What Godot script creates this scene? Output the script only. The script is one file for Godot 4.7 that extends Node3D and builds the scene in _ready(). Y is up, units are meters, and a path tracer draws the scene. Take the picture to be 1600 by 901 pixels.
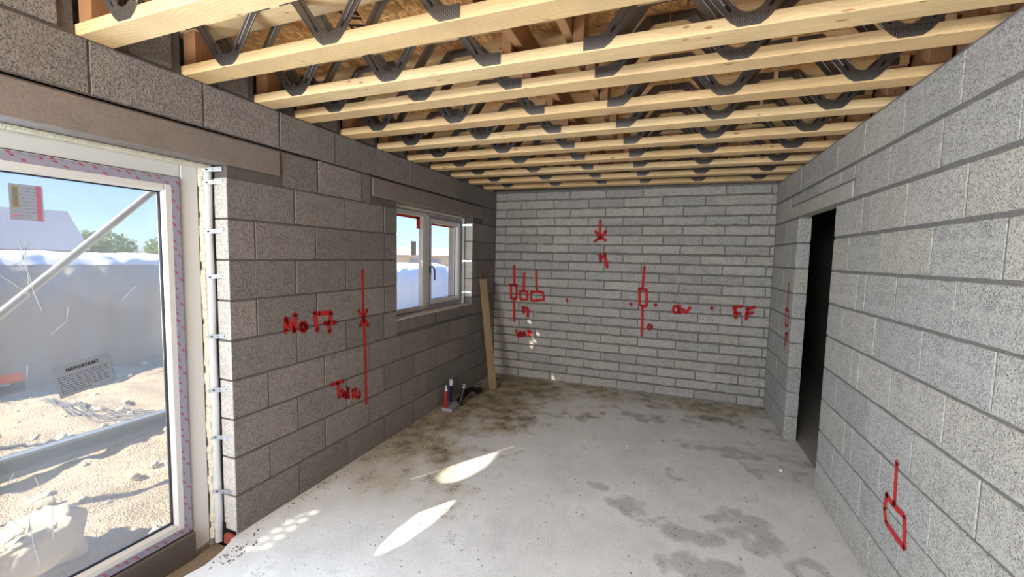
extends Node3D

const W := 3.29        # clear width of the room (x = 0 is the glazed wall)
const H := 2.475       # underside of the joists
const LONG := 7.4      # back wall at z = 0, rear wall with added opening at z = LONG

var M := {}
var taken := {}
var cache := {}
var rng := RandomNumberGenerator.new()


# ---------------------------------------------------------------- naming
func numbered(s: String) -> String:
	taken[s] = taken.get(s, -1) + 1
	return s if taken[s] == 0 else "%s_%03d" % [s, taken[s]]

func tag(o: Node, label: String, category: String, group := "", kind := "") -> void:
	o.set_meta("label", label)
	o.set_meta("category", category)
	if group: o.set_meta("group", group)
	if kind: o.set_meta("kind", kind)

func thing(called: String, label: String, category: String, at := Vector3.ZERO, group := "", kind := "") -> Node3D:
	var o := Node3D.new()
	o.name = numbered(called)
	o.position = at
	add_child(o)
	tag(o, label, category, group, kind)
	return o

func piece(called: String, m: Mesh, mat: Material, parent: Node3D, at := Transform3D()) -> MeshInstance3D:
	var o := MeshInstance3D.new()
	o.name = called if parent != self else numbered(called)
	o.mesh = m
	if mat: o.material_override = mat
	o.transform = at
	parent.add_child(o, true)
	return o

func made(called: String, st: SurfaceTool, mat: Material, parent: Node3D) -> MeshInstance3D:
	return piece(called, st.commit(), mat, parent)

func begin() -> SurfaceTool:
	var st := SurfaceTool.new()
	st.begin(Mesh.PRIMITIVE_TRIANGLES)
	return st


# ---------------------------------------------------------------- shapes
func uv_of(p: Vector3, n: Vector3, g: int) -> Vector2:
	var m := n.abs().max_axis_index()
	if m == g:
		return Vector2(p[(g + 1) % 3], p[(g + 2) % 3])
	return Vector2(p[g], p[3 - g - m])

func face(st: SurfaceTool, pts: Array, n: Vector3, g := 0, off := Vector2.ZERO) -> void:
	for i in range(1, pts.size() - 1):
		var a: Vector3 = pts[0]
		var b: Vector3 = pts[i]
		var c: Vector3 = pts[i + 1]
		if (b - a).cross(c - a).dot(n) > 0.0:
			var t := b
			b = c
			c = t
		for p in [a, b, c]:
			st.set_normal(n)
			st.set_uv(uv_of(p, n, g) + off)
			st.add_vertex(p)

# a box with its edges taken off; g is the axis along which the grain runs
func box(st: SurfaceTool, c: Vector3, s: Vector3, ch := 0.003, g := 0) -> void:
	var off := Vector2(rng.randf() * 5.0, rng.randf() * 5.0)
	var h := s * 0.5
	ch = minf(ch, s[s.min_axis_index()] * 0.45)
	for a in 3:
		var b := (a + 1) % 3
		var d := (a + 2) % 3
		for sa in [-1.0, 1.0]:
			var n := Vector3.ZERO
			n[a] = sa
			var q := []
			for k in [[-1, -1], [1, -1], [1, 1], [-1, 1]]:
				var p := Vector3.ZERO
				p[a] = sa * h[a]
				p[b] = k[0] * (h[b] - ch)
				p[d] = k[1] * (h[d] - ch)
				q.append(c + p)
			face(st, q, n, g, off)
			for sb in [-1.0, 1.0]:
				var e := []
				for k in [[0, -1], [0, 1], [1, 1], [1, -1]]:
					var p := Vector3.ZERO
					p[a] = sa * (h[a] - (ch if k[0] == 1 else 0.0))
					p[b] = sb * (h[b] - (ch if k[0] == 0 else 0.0))
					p[d] = k[1] * (h[d] - ch)
					e.append(c + p)
				var m := Vector3.ZERO
				m[a] = sa
				m[b] = sb
				face(st, e, m.normalized(), g, off)
	for x in [-1.0, 1.0]:
		for y in [-1.0, 1.0]:
			for z in [-1.0, 1.0]:
				var k := Vector3(x, y, z)
				var q := []
				for a in 3:
					var p := k * (h - Vector3.ONE * ch)
					p[a] = k[a] * h[a]
					q.append(c + p)
				face(st, q, k.normalized(), g, off)

func bar(called: String, c: Vector3, s: Vector3, mat: Material, parent: Node3D, ch := 0.003, g := 0) -> MeshInstance3D:
	var st := begin()
	box(st, c, s, ch, g)
	return made(called, st, mat, parent)

# box between two corners
func span(called: String, a: Vector3, b: Vector3, mat: Material, parent: Node3D, ch := 0.003, g := 0) -> MeshInstance3D:
	return bar(called, (a + b) * 0.5, (b - a).abs(), mat, parent, ch, g)

# a round bar along a line of points
func tube(st: SurfaceTool, pts: Array, r: float, n := 14, caps := true) -> void:
	var rings := []
	var side := Vector3.ZERO
	var along := 0.0
	for i in pts.size():
		var d: Vector3 = (pts[mini(i + 1, pts.size() - 1)] - pts[maxi(i - 1, 0)]).normalized()
		if side == Vector3.ZERO:
			side = d.cross(Vector3.UP if absf(d.y) < 0.9 else Vector3.RIGHT).normalized()
		side = (side - d * side.dot(d)).normalized()
		var up := d.cross(side)
		if i > 0: along += pts[i].distance_to(pts[i - 1])
		var ring := []
		for k in n + 1:
			var a := TAU * k / n
			var nn := side * cos(a) + up * sin(a)
			ring.append([pts[i] + nn * r, nn, Vector2(along, r * a)])
		rings.append(ring)
	for i in rings.size() - 1:
		for k in n:
			var q := [rings[i][k], rings[i][k + 1], rings[i + 1][k + 1], rings[i + 1][k]]
			for t in [[0, 1, 2], [0, 2, 3]]:
				var a: Vector3 = q[t[0]][0]
				var b: Vector3 = q[t[1]][0]
				var c: Vector3 = q[t[2]][0]
				var o: Array = t if (b - a).cross(c - a).dot(q[0][1]) < 0.0 else [t[0], t[2], t[1]]
				for j in o:
					st.set_normal(q[j][1])
					st.set_uv(q[j][2])
					st.add_vertex(q[j][0])
	if caps:
		for e in [0, rings.size() - 1]:
			var d: Vector3 = (pts[0] - pts[1]).normalized() if e == 0 else (pts[-1] - pts[-2]).normalized()
			face(st, rings[e].slice(0, n).map(func(v): return v[0]), d)

func pipe(called: String, pts: Array, r: float, mat: Material, parent: Node3D, n := 14) -> MeshInstance3D:
	var st := begin()
	tube(st, pts, r, n)
	return made(called, st, mat, parent)

# a flat outline in x and y given thickness t in z (from z0)
func plate(st: SurfaceTool, outline: PackedVector2Array, z0: float, t: float) -> void:
	var idx := Geometry2D.triangulate_polygon(outline)
	for i in range(0, idx.size(), 3):
		var q := []
		for k in 3: q.append(Vector3(outline[idx[i + k]].x, outline[idx[i + k]].y, z0 + t))
		face(st, q, Vector3.BACK)
		face(st, q.map(func(p): return p - Vector3(0, 0, t)), Vector3.FORWARD)
	var cw := Geometry2D.is_polygon_clockwise(outline)
	for i in outline.size():
		var a := outline[i]
		var b := outline[(i + 1) % outline.size()]
		var d := (b - a).normalized()
		var n := Vector3(-d.y, d.x, 0) if cw else Vector3(d.y, -d.x, 0)
		face(st, [Vector3(a.x, a.y, z0), Vector3(b.x, b.y, z0), Vector3(b.x, b.y, z0 + t), Vector3(a.x, a.y, z0 + t)], n)

# one masonry unit: w x h face looking along +z, d deep, with chipped, uneven arrises
func masonry(w: float, h: float, d: float, rough := 0.004) -> Mesh:
	var n := maxi(2, int(w / 0.06))
	var st := begin()
	var off := Vector2(rng.randf(), rng.randf()) * 3.0
	var rings := [[], [], []]
	var ch := 0.002
	for i in 2 * (n + 1):
		var top := i > n
		var k := (2 * n + 1 - i) if top else i
		var x := -w / 2 + w * k / n
		var y := h / 2 if top else -h / 2
		var j := rng.randf() * rough
		var jx := 0.0
		if k == 0 or k == n: jx = (1.0 if k == 0 else -1.0) * (ch * 0.7 + rng.randf() * rough * 0.5)
		rings[0].append(Vector3(x + jx, y + (-1.0 if top else 1.0) * (ch + j), 0))
		rings[1].append(Vector3(x + jx * 0.15, y + (-1.0 if top else 1.0) * j * 0.4, -ch - j))
		rings[2].append(Vector3(x, y, -d))
	for k in n:
		face(st, [rings[0][k], rings[0][k + 1], rings[0][2 * n - k], rings[0][2 * n + 1 - k]], Vector3.BACK, 0, off)
	for r in 2:
		for i in 2 * n + 2:
			var j := (i + 1) % (2 * n + 2)
			var a: Vector3 = rings[r][i]
			var b: Vector3 = rings[r][j]
			var o := Vector3(0, -1, 0) if i < n else Vector3(1, 0, 0) if i == n else Vector3(0, 1, 0) if i < 2 * n + 1 else Vector3(-1, 0, 0)
			if r == 0: o = (o + Vector3.BACK).normalized()
			face(st, [a, b, rings[r + 1][j], rings[r + 1][i]], o, 0, off)
	return st.commit()

# a rounded, lumpy stone
func boulder(half: Vector3, n: int, k: int, sd: int) -> Mesh:
	var f := FastNoiseLite.new()
	f.seed = sd
	f.frequency = 1.5
	var st := begin()
	st.set_smooth_group(0)
	for j in k + 1:
		for i in n + 1:
			var a := TAU * (i % n) / n
			var e := PI * j / k
			var d := Vector3(sin(e) * cos(a), cos(e), sin(e) * sin(a))
			var s := Vector3(signf(d.x) * pow(absf(d.x), 0.65), signf(d.y) * pow(absf(d.y), 0.65), signf(d.z) * pow(absf(d.z), 0.65))
			st.set_uv(Vector2(a, e))
			st.add_vertex(s * half * (1.0 + f.get_noise_3dv(d * 1.6) * 0.55))
	for j in k:
		for i in n:
			var a := j * (n + 1) + i
			for q in [a, a + n + 2, a + n + 1, a, a + 1, a + n + 2]: st.add_index(q)
	st.generate_normals()
	return st.commit()

func unit(w: float, h: float, d := 0.1, rough := 0.004) -> Mesh:
	var key := "%d %d %d %d" % [roundi(w * 1000 / 4), roundi(h * 1000), roundi(d * 1000), rng.randi() % 3]
	if not cache.has(key): cache[key] = masonry(w, h, d, rough)
	return cache[key]

# which way a wall looks: "L" glazed wall (x = 0), "R" doorway wall (x = W), "B" back wall (z = 0)
func frame_of(wall: String, u: float, v: float, proud := 0.0) -> Transform3D:
	if wall == "L": return Transform3D(Basis(Vector3(0, 0, -1), Vector3.UP, Vector3(1, 0, 0)), Vector3(proud, v, u))
	if wall == "R": return Transform3D(Basis(Vector3(0, 0, 1), Vector3.UP, Vector3(-1, 0, 0)), Vector3(W - proud, v, u))
	return Transform3D(Basis(), Vector3(u, v, proud))

func block(wall: String, parent: Node3D, u0: float, u1: float, v0: float, v1: float, mat: Material = null, proud := 0.0, rough := 0.004) -> void:
	if mat == null:
		var set: Array = M.shaded_blocks if wall == "L" else M.blocks
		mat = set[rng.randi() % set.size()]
	var m := unit(u1 - u0, v1 - v0, 0.1, rough)
	piece("block", m, mat, parent, frame_of(wall, (u0 + u1) / 2, (v0 + v1) / 2, proud + (rng.randf_range(-0.006, 0.004) if wall == "B" else rng.randf_range(-0.0015, 0.001))))

# one course: joints cut the spans into blocks
func course(wall: String, parent: Node3D, joints: Array, v0: float, v1: float, spans: Array, gap := 0.010, mats: Array = [], rough := 0.004) -> void:
	for s in spans:
		var cuts := [s[0]]
		for j in joints:
			if j > s[0] + 0.03 and j < s[1] - 0.03: cuts.append(j)
		cuts.append(s[1])
		for i in cuts.size() - 1:
			var side := minf(gap, 0.009) / 2
			var a: float = cuts[i] + (side if i > 0 else 0.0)
			var b: float = cuts[i + 1] - (side if i < cuts.size() - 2 else 0.0)
			block(wall, parent, a, b, v0 + gap / 2, v1 - gap / 2, null if mats.is_empty() else mats[rng.randi() % mats.size()], 0.0, rough)

# sprayed or drawn lines on a surface: lines of (u, v) pairs, soft at the edges
func strokes(called: String, label: String, wall: String, parent: Node3D, lines: Array, w: float, mat: Material, proud := 0.0025) -> void:
	var st := begin()
	if mat == M.paint: w *= 1.2
	var t := frame_of(wall, 0, 0, proud)
	if wall == "B": t.origin = Vector3(0, 0, proud)
	var flip := -1.0 if wall == "L" else 1.0
	var n := t.basis.z
	var put := func(p: Vector2, a: float):
		st.set_normal(n)
		st.set_color(Color(1, 1, 1, a))
		st.set_uv(p * 2.0)
		st.add_vertex(t * Vector3(p.x * flip, p.y, 0))
	var tri := func(a: Vector2, aa: float, b: Vector2, ba: float, c: Vector2, ca: float):
		if (b - a).cross(c - a) * flip > 0.0:
			put.call(a, aa); put.call(c, ca); put.call(b, ba)
		else:
			put.call(a, aa); put.call(b, ba); put.call(c, ca)
	for l in lines:
		var pts := []
		for i in range(0, l.size(), 2): pts.append(Vector2(l[i], l[i + 1]))
		for i in pts.size() - 1:
			var a: Vector2 = pts[i]
			var b: Vector2 = pts[i + 1]
			var s := (b - a).normalized().orthogonal()
			for r in [[-1.0, 0.0, -0.5, 0.9], [-0.5, 0.9, 0.5, 0.9], [0.5, 0.9, 1.0, 0.0]]:
				var p0: Vector2 = a + s * w * 0.5 * r[0]
				var p1: Vector2 = b + s * w * 0.5 * r[0]
				var p2: Vector2 = b + s * w * 0.5 * r[2]
				var p3: Vector2 = a + s * w * 0.5 * r[2]
				tri.call(p0, r[1], p1, r[1], p2, r[3])
				tri.call(p0, r[1], p2, r[3], p3, r[3])
		for i in pts.size():
			var ends := i == 0 or i == pts.size() - 1
			for k in 10:
				var d0 := Vector2.from_angle(TAU * k / 10) * w * 0.5
				var d1 := Vector2.from_angle(TAU * (k + 1) / 10) * w * 0.5
				var p: Vector2 = pts[i]
				tri.call(p, 0.9, p + d0 * 0.5, 0.9, p + d1 * 0.5, 0.9)
				if ends:
					tri.call(p + d0 * 0.5, 0.9, p + d0, 0.0, p + d1, 0.0)
					tri.call(p + d0 * 0.5, 0.9, p + d1, 0.0, p + d1 * 0.5, 0.9)
	var o := made(called, st, mat, parent)
	if label: o.set_meta("label", label)


# ---------------------------------------------------------------- textures and materials
func noise(kind: int, freq: float, w: int, h: int, octaves := 1, jitter := 1.0, ret := 1) -> PackedByteArray:
	var n := FastNoiseLite.new()
	n.noise_type = kind
	n.frequency = freq
	n.seed = rng.randi() % 10000
	n.fractal_type = FastNoiseLite.FRACTAL_FBM if octaves > 1 else FastNoiseLite.FRACTAL_NONE
	n.fractal_octaves = octaves
	n.cellular_jitter = jitter
	n.cellular_return_type = ret
	return n.get_seamless_image(w, h).get_data()

func picture(w: int, h: int, bytes: PackedByteArray, rgb := true) -> ImageTexture:
	return ImageTexture.create_from_image(Image.create_from_data(w, h, false, Image.FORMAT_RGB8 if rgb else Image.FORMAT_L8, bytes))

func plain(c: Color, rough := 0.7, metal := 0.0) -> StandardMaterial3D:
	var m := StandardMaterial3D.new()
	m.albedo_color = c
	m.roughness = rough
	m.metallic = metal
	return m

func textured(c: Color, tex: Texture2D, bump: Texture2D, depth: float, scale: Vector3, rough := 0.9) -> StandardMaterial3D:
	var m := plain(c, rough)
	m.albedo_texture = tex
	m.uv1_scale = scale
	if bump:
		m.heightmap_enabled = true
		m.heightmap_texture = bump
		m.heightmap_scale = depth
	return m

# open-textured aggregate: grains of differing grey, pits between them
func grains(n: int, cell: float, contrast: float, pits: float) -> Array:
	var c := noise(FastNoiseLite.TYPE_CELLULAR, 1.0 / cell, n, n, 1, 1.0, FastNoiseLite.RETURN_CELL_VALUE)
	var d := noise(FastNoiseLite.TYPE_CELLULAR, 1.0 / cell, n, n, 1, 1.0, FastNoiseLite.RETURN_DISTANCE)
	var f := noise(FastNoiseLite.TYPE_SIMPLEX_SMOOTH, 0.9 / cell, n, n, 3)
	var big := noise(FastNoiseLite.TYPE_SIMPLEX_SMOOTH, 0.008, n, n, 3)
	var alb := PackedByteArray()
	var hgt := PackedByteArray()
	alb.resize(n * n * 3)
	hgt.resize(n * n)
	for i in n * n:
		var pit := clampf((f[i] / 255.0 - (1.0 - pits)) * 7.0, 0.0, 1.0)
		var g := 0.5 + (c[i] / 255.0 - 0.5) * contrast + (big[i] / 255.0 - 0.5) * 0.22
		var tall := clampf(0.62 + (c[i] / 255.0 - 0.5) * 0.5 - d[i] / 255.0 * 0.25 - pit * 0.6, 0.0, 1.0)
		var v := clampf((0.72 + g * 0.5) * (1.0 - 0.55 * pit), 0.0, 1.0)
		hgt[i] = int(tall * 255)
		alb[i * 3] = int(v * 255)
		alb[i * 3 + 1] = int(v * 252)
		alb[i * 3 + 2] = int(v * 247)
	return [picture(n, n, alb), picture(n, n, hgt, false)]

func timber() -> Array:
	var w := 768
	var h := 192
	var a := noise(FastNoiseLite.TYPE_SIMPLEX_SMOOTH, 0.006, w, h, 2)
	var f := noise(FastNoiseLite.TYPE_VALUE, 0.35, w, h)
	var alb := PackedByteArray()
	alb.resize(w * h * 3)
	var knots := []
	for i in 9: knots.append([rng.randf() * w, rng.randf() * h, rng.randf_range(3.0, 7.0)])
	for y in h:
		for x in w:
			var i := y * w + x
			var yy := float(y)
			var dark := 0.0
			for k in knots:
				var dx: float = x - k[0]
				if absf(dx) < 40.0:
					var dy: float = y - k[1]
					var r := sqrt(dx * dx * 0.35 + dy * dy)
					yy += signf(dy) * 7.0 * exp(-r / (k[2] * 2.0))
					if r < k[2]: dark = maxf(dark, 1.0 - r / k[2] * 0.4)
			var ring := 0.5 + 0.5 * sin(yy * 0.42 + a[i] / 255.0 * 22.0)
			var v := 0.93 + 0.035 * ring * ring - absf(f[i] / 255.0 - 0.5) * 0.10 - 0.10 * (a[i] / 255.0)
			alb[i * 3] = int(255 * clampf(v - dark * 0.24, 0, 1))
			alb[i * 3 + 1] = int(255 * clampf(v * (0.97 - 0.018 * (1.0 - ring)) - dark * 0.34, 0, 1))
			alb[i * 3 + 2] = int(255 * clampf(v * (0.92 - 0.04 * (1.0 - ring)) - dark * 0.36, 0, 1))
	return [picture(w, h, alb), null]

func flakes() -> Array:
	var n := 640
	var alb := PackedByteArray()
	var hgt := PackedByteArray()
	alb.resize(n * n * 3)
	hgt.resize(n * n)
	alb.fill(120)
	for k in 2600:
		var cx := rng.randi() % n
		var cy := rng.randi() % n
		var ang := rng.randfn(0.0, 0.75)
		var ln := rng.randi_range(22, 62)
		var wd := rng.randi_range(3, 9)
		var v := rng.randf_range(0.68, 1.0)
		var warm := rng.randf_range(0.82, 1.0)
		var co := cos(ang)
		var si := sin(ang)
		var hh := rng.randi_range(60, 255)
		for s in range(-ln, ln):
			for t in range(-wd, wd):
				var x := posmod(int(cx + s * co - t * si), n)
				var y := posmod(int(cy + s * si + t * co), n)
				var i := y * n + x
				var edge := 0.82 if absi(t) > wd - 2 else 1.0
				alb[i * 3] = int(255 * v * edge)
				alb[i * 3 + 1] = int(255 * v * edge * 0.89 * warm)
				alb[i * 3 + 2] = int(255 * v * edge * 0.72 * warm * warm)
				hgt[i] = hh
	return [picture(n, n, alb), picture(n, n, hgt, false)]

# the screed: trowelled grey, brown dust trodden in by the glazed wall, damp stains and boot marks
func screed() -> Array:
	var w := 896
	var h := 1792
	var a := noise(FastNoiseLite.TYPE_SIMPLEX_SMOOTH, 0.006, w, h, 4)
	var b := noise(FastNoiseLite.TYPE_SIMPLEX_SMOOTH, 0.02, w, h, 4)
	var c := noise(FastNoiseLite.TYPE_SIMPLEX, 0.16, w, h, 2)
	var s := noise(FastNoiseLite.TYPE_CELLULAR, 0.05, w, h, 1, 1.0, FastNoiseLite.RETURN_DISTANCE)
	var wet := [[2.86, 1.34, 0.5, 0.10], [2.72, 2.44, 0.16, 0.13], [2.85, 2.62, 0.22, 0.10], [3.0, 2.72, 0.14, 0.12], [2.45, 2.66, 0.2, 0.1], [2.2, 0.8, 0.4, 0.12], [2.75, 0.62, 0.4, 0.1], [2.38, 1.98, 0.12, 0.07], [1.2, 1.15, 0.4, 0.08], [1.0, 1.45, 0.3, 0.09], [3.1, 1.62, 0.2, 0.12], [1.83, 2.35, 0.05, 0.05], [2.5, 2.95, 0.2, 0.1], [2.1, 2.5, 0.12, 0.07]]
	var alb := PackedByteArray()
	var hgt := PackedByteArray()
	var rgh := PackedByteArray()
	alb.resize(w * h * 3)
	hgt.resize(w * h)
	rgh.resize(w * h)
	for y in h:
		var z := LONG * y / h
		for x in w:
			var i := y * w + x
			var u := 3.4 * x / w
			var na := a[i] / 255.0 - 0.5
			var nb := b[i] / 255.0 - 0.5
			var nc := c[i] / 255.0 - 0.5
			var edge := 0.92 + clampf(1.9 - z, 0.0, 1.0) * 0.45 + na * 0.9 + nb * 0.35 + nc * 0.12
			var dust := clampf((edge - u) * 1.6, 0.0, 1.0) * clampf((3.3 - z + na * 1.0) * 0.8, 0.0, 1.0)
			dust = maxf(dust, clampf((0.75 + na * 1.2 + nb * 0.4 - z) * 1.2, 0.0, 1.0) * 0.8)
			var damp := 0.0
			for k in wet:
				var dx: float = (u - k[0]) / k[2]
				var dz: float = (z - k[1]) / k[3]
				var r := dx * dx + dz * dz
				if r < 4.0: damp = maxf(damp, clampf(0.75 - r * 0.6 + na * 2.6 + nb * 3.2, 0.0, 1.0))
			var mark := clampf((nb + nc * 0.5 - 0.20) * 5.0, 0.0, 1.0) * clampf(0.4 + na * 2.0 + dust, 0.0, 1.0)
			var pit := clampf((0.055 - s[i] / 255.0) * 30.0, 0.0, 1.0) * clampf(nb * 6.0 - 0.4, 0.0, 1.0)
			var v := 0.88 + na * 0.10 + nb * 0.07 + nc * 0.07
			var dk := (1.0 - 0.42 * dust * (0.8 + nb * 0.8 + nc)) * (1.0 - 0.20 * damp * (0.85 + nc * 0.5)) * (1.0 - 0.16 * mark) * (1.0 - 0.7 * pit)
			v *= dk
			alb[i * 3] = int(255 * clampf(v, 0, 1))
			alb[i * 3 + 1] = int(255 * clampf(v * (0.985 - 0.075 * dust), 0, 1))
			alb[i * 3 + 2] = int(255 * clampf(v * (0.965 - 0.21 * dust), 0, 1))
			hgt[i] = int(255 * clampf(0.5 + nb * 0.7 + nc * 0.35 - pit * 0.3, 0, 1))
			rgh[i] = int(255 * clampf(0.72 + nb * 0.25 + dust * 0.2 - damp * 0.15, 0, 1))
	return [picture(w, h, alb), picture(w, h, hgt, false), picture(w, h, rgh, false)]

# printed film on the sash: red flashes and faint grey lines of print
func tape() -> ImageTexture:
	var im := Image.create(512, 64, false, Image.FORMAT_RGB8)
	im.fill(Color(0.63, 0.62, 0.67))
	var red := Color(0.70, 0.22, 0.30)
	for k in 12:
		var x0 := 8 + k * 42
		var y0: int = [8, 30, 2][k % 3]
		for y in 24:
			for x in 28:
				if absf((x - y * 0.6) - 7.0) < 8.5 - absf(y - 12.0) * 0.2 and (y < 10 or y > 13):
					im.set_pixel(mini(x0 + x, 511), y0 + y + x / 5, red.lerp(Color(0.6, 0.4, 0.5), rng.randf() * 0.4))
		for l in 3: im.fill_rect(Rect2i(mini(x0 + 26, 500), 14 + (k * 7) % 20 + l * 5, 20, 2), Color(0.47, 0.45, 0.54))
	return ImageTexture.create_from_image(im)

func notice(w: int, h: int, bg: Color, ink: Color, top: int, lines: int, sideways := false) -> Image:
	var im := Image.create(w, h, false, Image.FORMAT_RGB8)
	im.fill(bg)
	for l in lines:
		var y := top + l * (h - top - 8) / lines
		var x := 12
		while x < w - 30:
			var n := rng.randi_range(10, 40)
			if x + n > w - 12: n = w - 12 - x
			im.fill_rect(Rect2i(x, y, n, 4), ink)
			x += n + 6
			if l == lines - 1 and x > w / 2: break
	return im

func materials() -> void:
	var g := grains(896, 9.0, 0.46, 0.35)
	M.blocks = []
	for c in [Color(0.69, 0.675, 0.65), Color(0.67, 0.655, 0.63), Color(0.705, 0.685, 0.65), Color(0.66, 0.65, 0.63), Color(0.69, 0.67, 0.63), Color(0.645, 0.63, 0.61)]:
		M.blocks.append(textured(c, g[0], g[1], 0.40, Vector3(1.25, 1.25, 1), 0.95))
	M.shaded_blocks = []  # same blocks, darkened in colour for the shade on the glazed wall
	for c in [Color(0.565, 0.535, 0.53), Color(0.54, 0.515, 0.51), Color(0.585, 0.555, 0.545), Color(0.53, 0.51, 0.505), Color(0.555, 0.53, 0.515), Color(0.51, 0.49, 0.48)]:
		M.shaded_blocks.append(textured(c, g[0], g[1], 0.40, Vector3(1.25, 1.25, 1), 0.95))
	M.warm_block = textured(Color(0.74, 0.67, 0.57), g[0], g[1], 0.35, Vector3(1.3, 1.3, 1), 0.95)
	M.mortar = textured(Color(0.50, 0.485, 0.475), g[0], g[1], 0.15, Vector3(3, 3, 3), 0.95)
	M.mortar.uv1_triplanar = true
	M.mortar.uv1_world_triplanar = true
	M.dark_mortar = M.mortar.duplicate()
	M.dark_mortar.albedo_color = Color(0.455, 0.44, 0.425)
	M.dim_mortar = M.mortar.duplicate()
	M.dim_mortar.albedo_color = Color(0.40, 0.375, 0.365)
	M.plain_block = textured(Color(0.66, 0.64, 0.61), g[0], g[1], 0.3, Vector3(1.25, 1.25, 1.25), 0.95)
	M.plain_block.uv1_triplanar = true
	M.plain_block.uv1_world_triplanar = true
	var sm := grains(384, 5.0, 0.16, 0.16)
	M.concrete = textured(Color(0.67, 0.65, 0.61), sm[0], sm[1], 0.06, Vector3(1.6, 1.6, 1), 0.9)
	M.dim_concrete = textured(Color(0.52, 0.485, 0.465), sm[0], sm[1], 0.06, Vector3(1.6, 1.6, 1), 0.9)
	M.mortar_and_lit_face = textured(Color(0.80, 0.785, 0.755), g[0], g[1], 0.25, Vector3(1.6, 1.6, 1), 0.95)  # sill mortar; the same colour brightens the reveal plates
	M.sill = textured(Color(0.50, 0.44, 0.37), sm[0], sm[1], 0.2, Vector3(2, 2, 1), 0.95)
	M.foam = textured(Color(0.88, 0.86, 0.78), sm[0], sm[1], 0.5, Vector3(3, 3, 1), 0.9)
	var t := timber()
	M.timber = []
	for c in [Color(0.975, 0.845, 0.65), Color(0.955, 0.82, 0.62), Color(0.985, 0.87, 0.68)]:
		M.timber.append(textured(c, t[0], null, 0, Vector3(0.62, 4.5, 1), 0.75))
	M.brown_timber = textured(Color(0.70, 0.52, 0.37), t[0], null, 0, Vector3(0.62, 4.5, 1), 0.8)
	M.weathered = textured(Color(0.66, 0.57, 0.46), t[0], null, 0, Vector3(0.8, 5, 1), 0.85)
	var o := flakes()
	M.osb = textured(Color(1.0, 0.92, 0.76), o[0], o[1], 0.08, Vector3(1.7, 1.7, 1), 0.8)
	M.steel = plain(Color(0.45, 0.42, 0.39), 0.42, 0.75)
	var tooth := Image.create(32, 32, false, Image.FORMAT_RGB8)
	tooth.fill(Color(0.62, 0.60, 0.58))
	for k in 2:
		tooth.fill_rect(Rect2i(3 + k * 16, 3 + k * 16 - k * 2, 5, 11), Color(0.10, 0.10, 0.10))
		tooth.fill_rect(Rect2i(8 + k * 16, 2 + k * 14, 3, 12), Color(0.95, 0.94, 0.92))  # slot shade and tooth glint painted into the colour
	M.teeth = textured(Color(0.62, 0.60, 0.58), ImageTexture.create_from_image(tooth), null, 0, Vector3(62, 62, 1), 0.45)
	M.teeth.metallic = 0.6
	M.galvanised = plain(Color(0.78, 0.80, 0.82), 0.35, 0.7)
	M.hole = plain(Color(0.03, 0.03, 0.03), 0.9)  # near-black discs painted in place of shaded openings
	var f := screed()
	M.floor = textured(Color(0.965, 0.98, 0.985), f[0], f[1], 0.12, Vector3(1, 1, 1), 1.0)
	M.floor.roughness_texture = f[2]
	M.screed = textured(Color(0.62, 0.60, 0.57), sm[0], sm[1], 0.1, Vector3(2, 2, 1), 0.9)
	M.upvc = plain(Color(0.83, 0.82, 0.80), 0.35)
	M.tape = textured(Color(0.92, 0.92, 0.94), tape(), null, 0, Vector3(2.0, 22, 1), 0.5)
	M.gasket = plain(Color(0.10, 0.09, 0.14), 0.6)
	M.threshold = plain(Color(0.36, 0.33, 0.30), 0.6)
	M.pane = plain(Color(0.58, 0.61, 0.64, GLAZE), 0.04)
	M.pane.transparency = BaseMaterial3D.TRANSPARENCY_ALPHA
	M.light_pane = plain(Color(0.70, 0.73, 0.76, 0.32), 0.04)
	M.light_pane.transparency = BaseMaterial3D.TRANSPARENCY_ALPHA
	M.clean_pane = plain(Color(0.72, 0.76, 0.80, 0.05), 0.02)
	M.clean_pane.transparency = BaseMaterial3D.TRANSPARENCY_ALPHA
	M.white_plastic = plain(Color(0.78, 0.78, 0.79), 0.4)
	M.black_plastic = plain(Color(0.03, 0.03, 0.035), 0.5)
	M.red_plastic = plain(Color(0.62, 0.10, 0.09), 0.5)
	M.blue_plastic = plain(Color(0.05, 0.09, 0.30), 0.5)
	M.orange_plastic = plain(Color(1.0, 0.38, 0.04), 0.5)
	M.brick_red = plain(Color(0.55, 0.25, 0.18), 0.9)
	M.paint = plain(Color(0.74, 0.09, 0.10), 0.85)
	M.paint.transparency = BaseMaterial3D.TRANSPARENCY_ALPHA
	M.paint.vertex_color_use_as_albedo = true
	M.crease = plain(Color(0.80, 0.82, 0.84), 0.6)
	M.crease.transparency = BaseMaterial3D.TRANSPARENCY_ALPHA
	M.crease.vertex_color_use_as_albedo = true
	M.soil = textured(Color(0.80, 0.735, 0.63), g[0], g[1], 2.2, Vector3(0.9, 0.9, 0.9), 0.95)
	M.soil.uv1_triplanar = true
	M.soil.uv1_world_triplanar = true
	M.stone = textured(Color(0.88, 0.85, 0.79), sm[0], sm[1], 0.3, Vector3(2, 2, 2), 0.95)
	M.stone.uv1_triplanar = true
	M.polythene = plain(Color(0.67, 0.63, 0.57), 0.35)
	M.white_sheet = plain(Color(0.92, 0.92, 0.92), 0.45)
	M.tube = plain(Color(0.72, 0.74, 0.77), 0.4, 0.5)
	M.leaf = plain(Color(0.42, 0.50, 0.26), 0.8)
	M.leaf.backlight_enabled = true
	M.leaf.backlight = Color(0.3, 0.4, 0.15)
	M.bark = plain(Color(0.35, 0.28, 0.2), 0.9)
	M.slate = plain(Color(0.42, 0.45, 0.52), 0.8)
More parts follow.
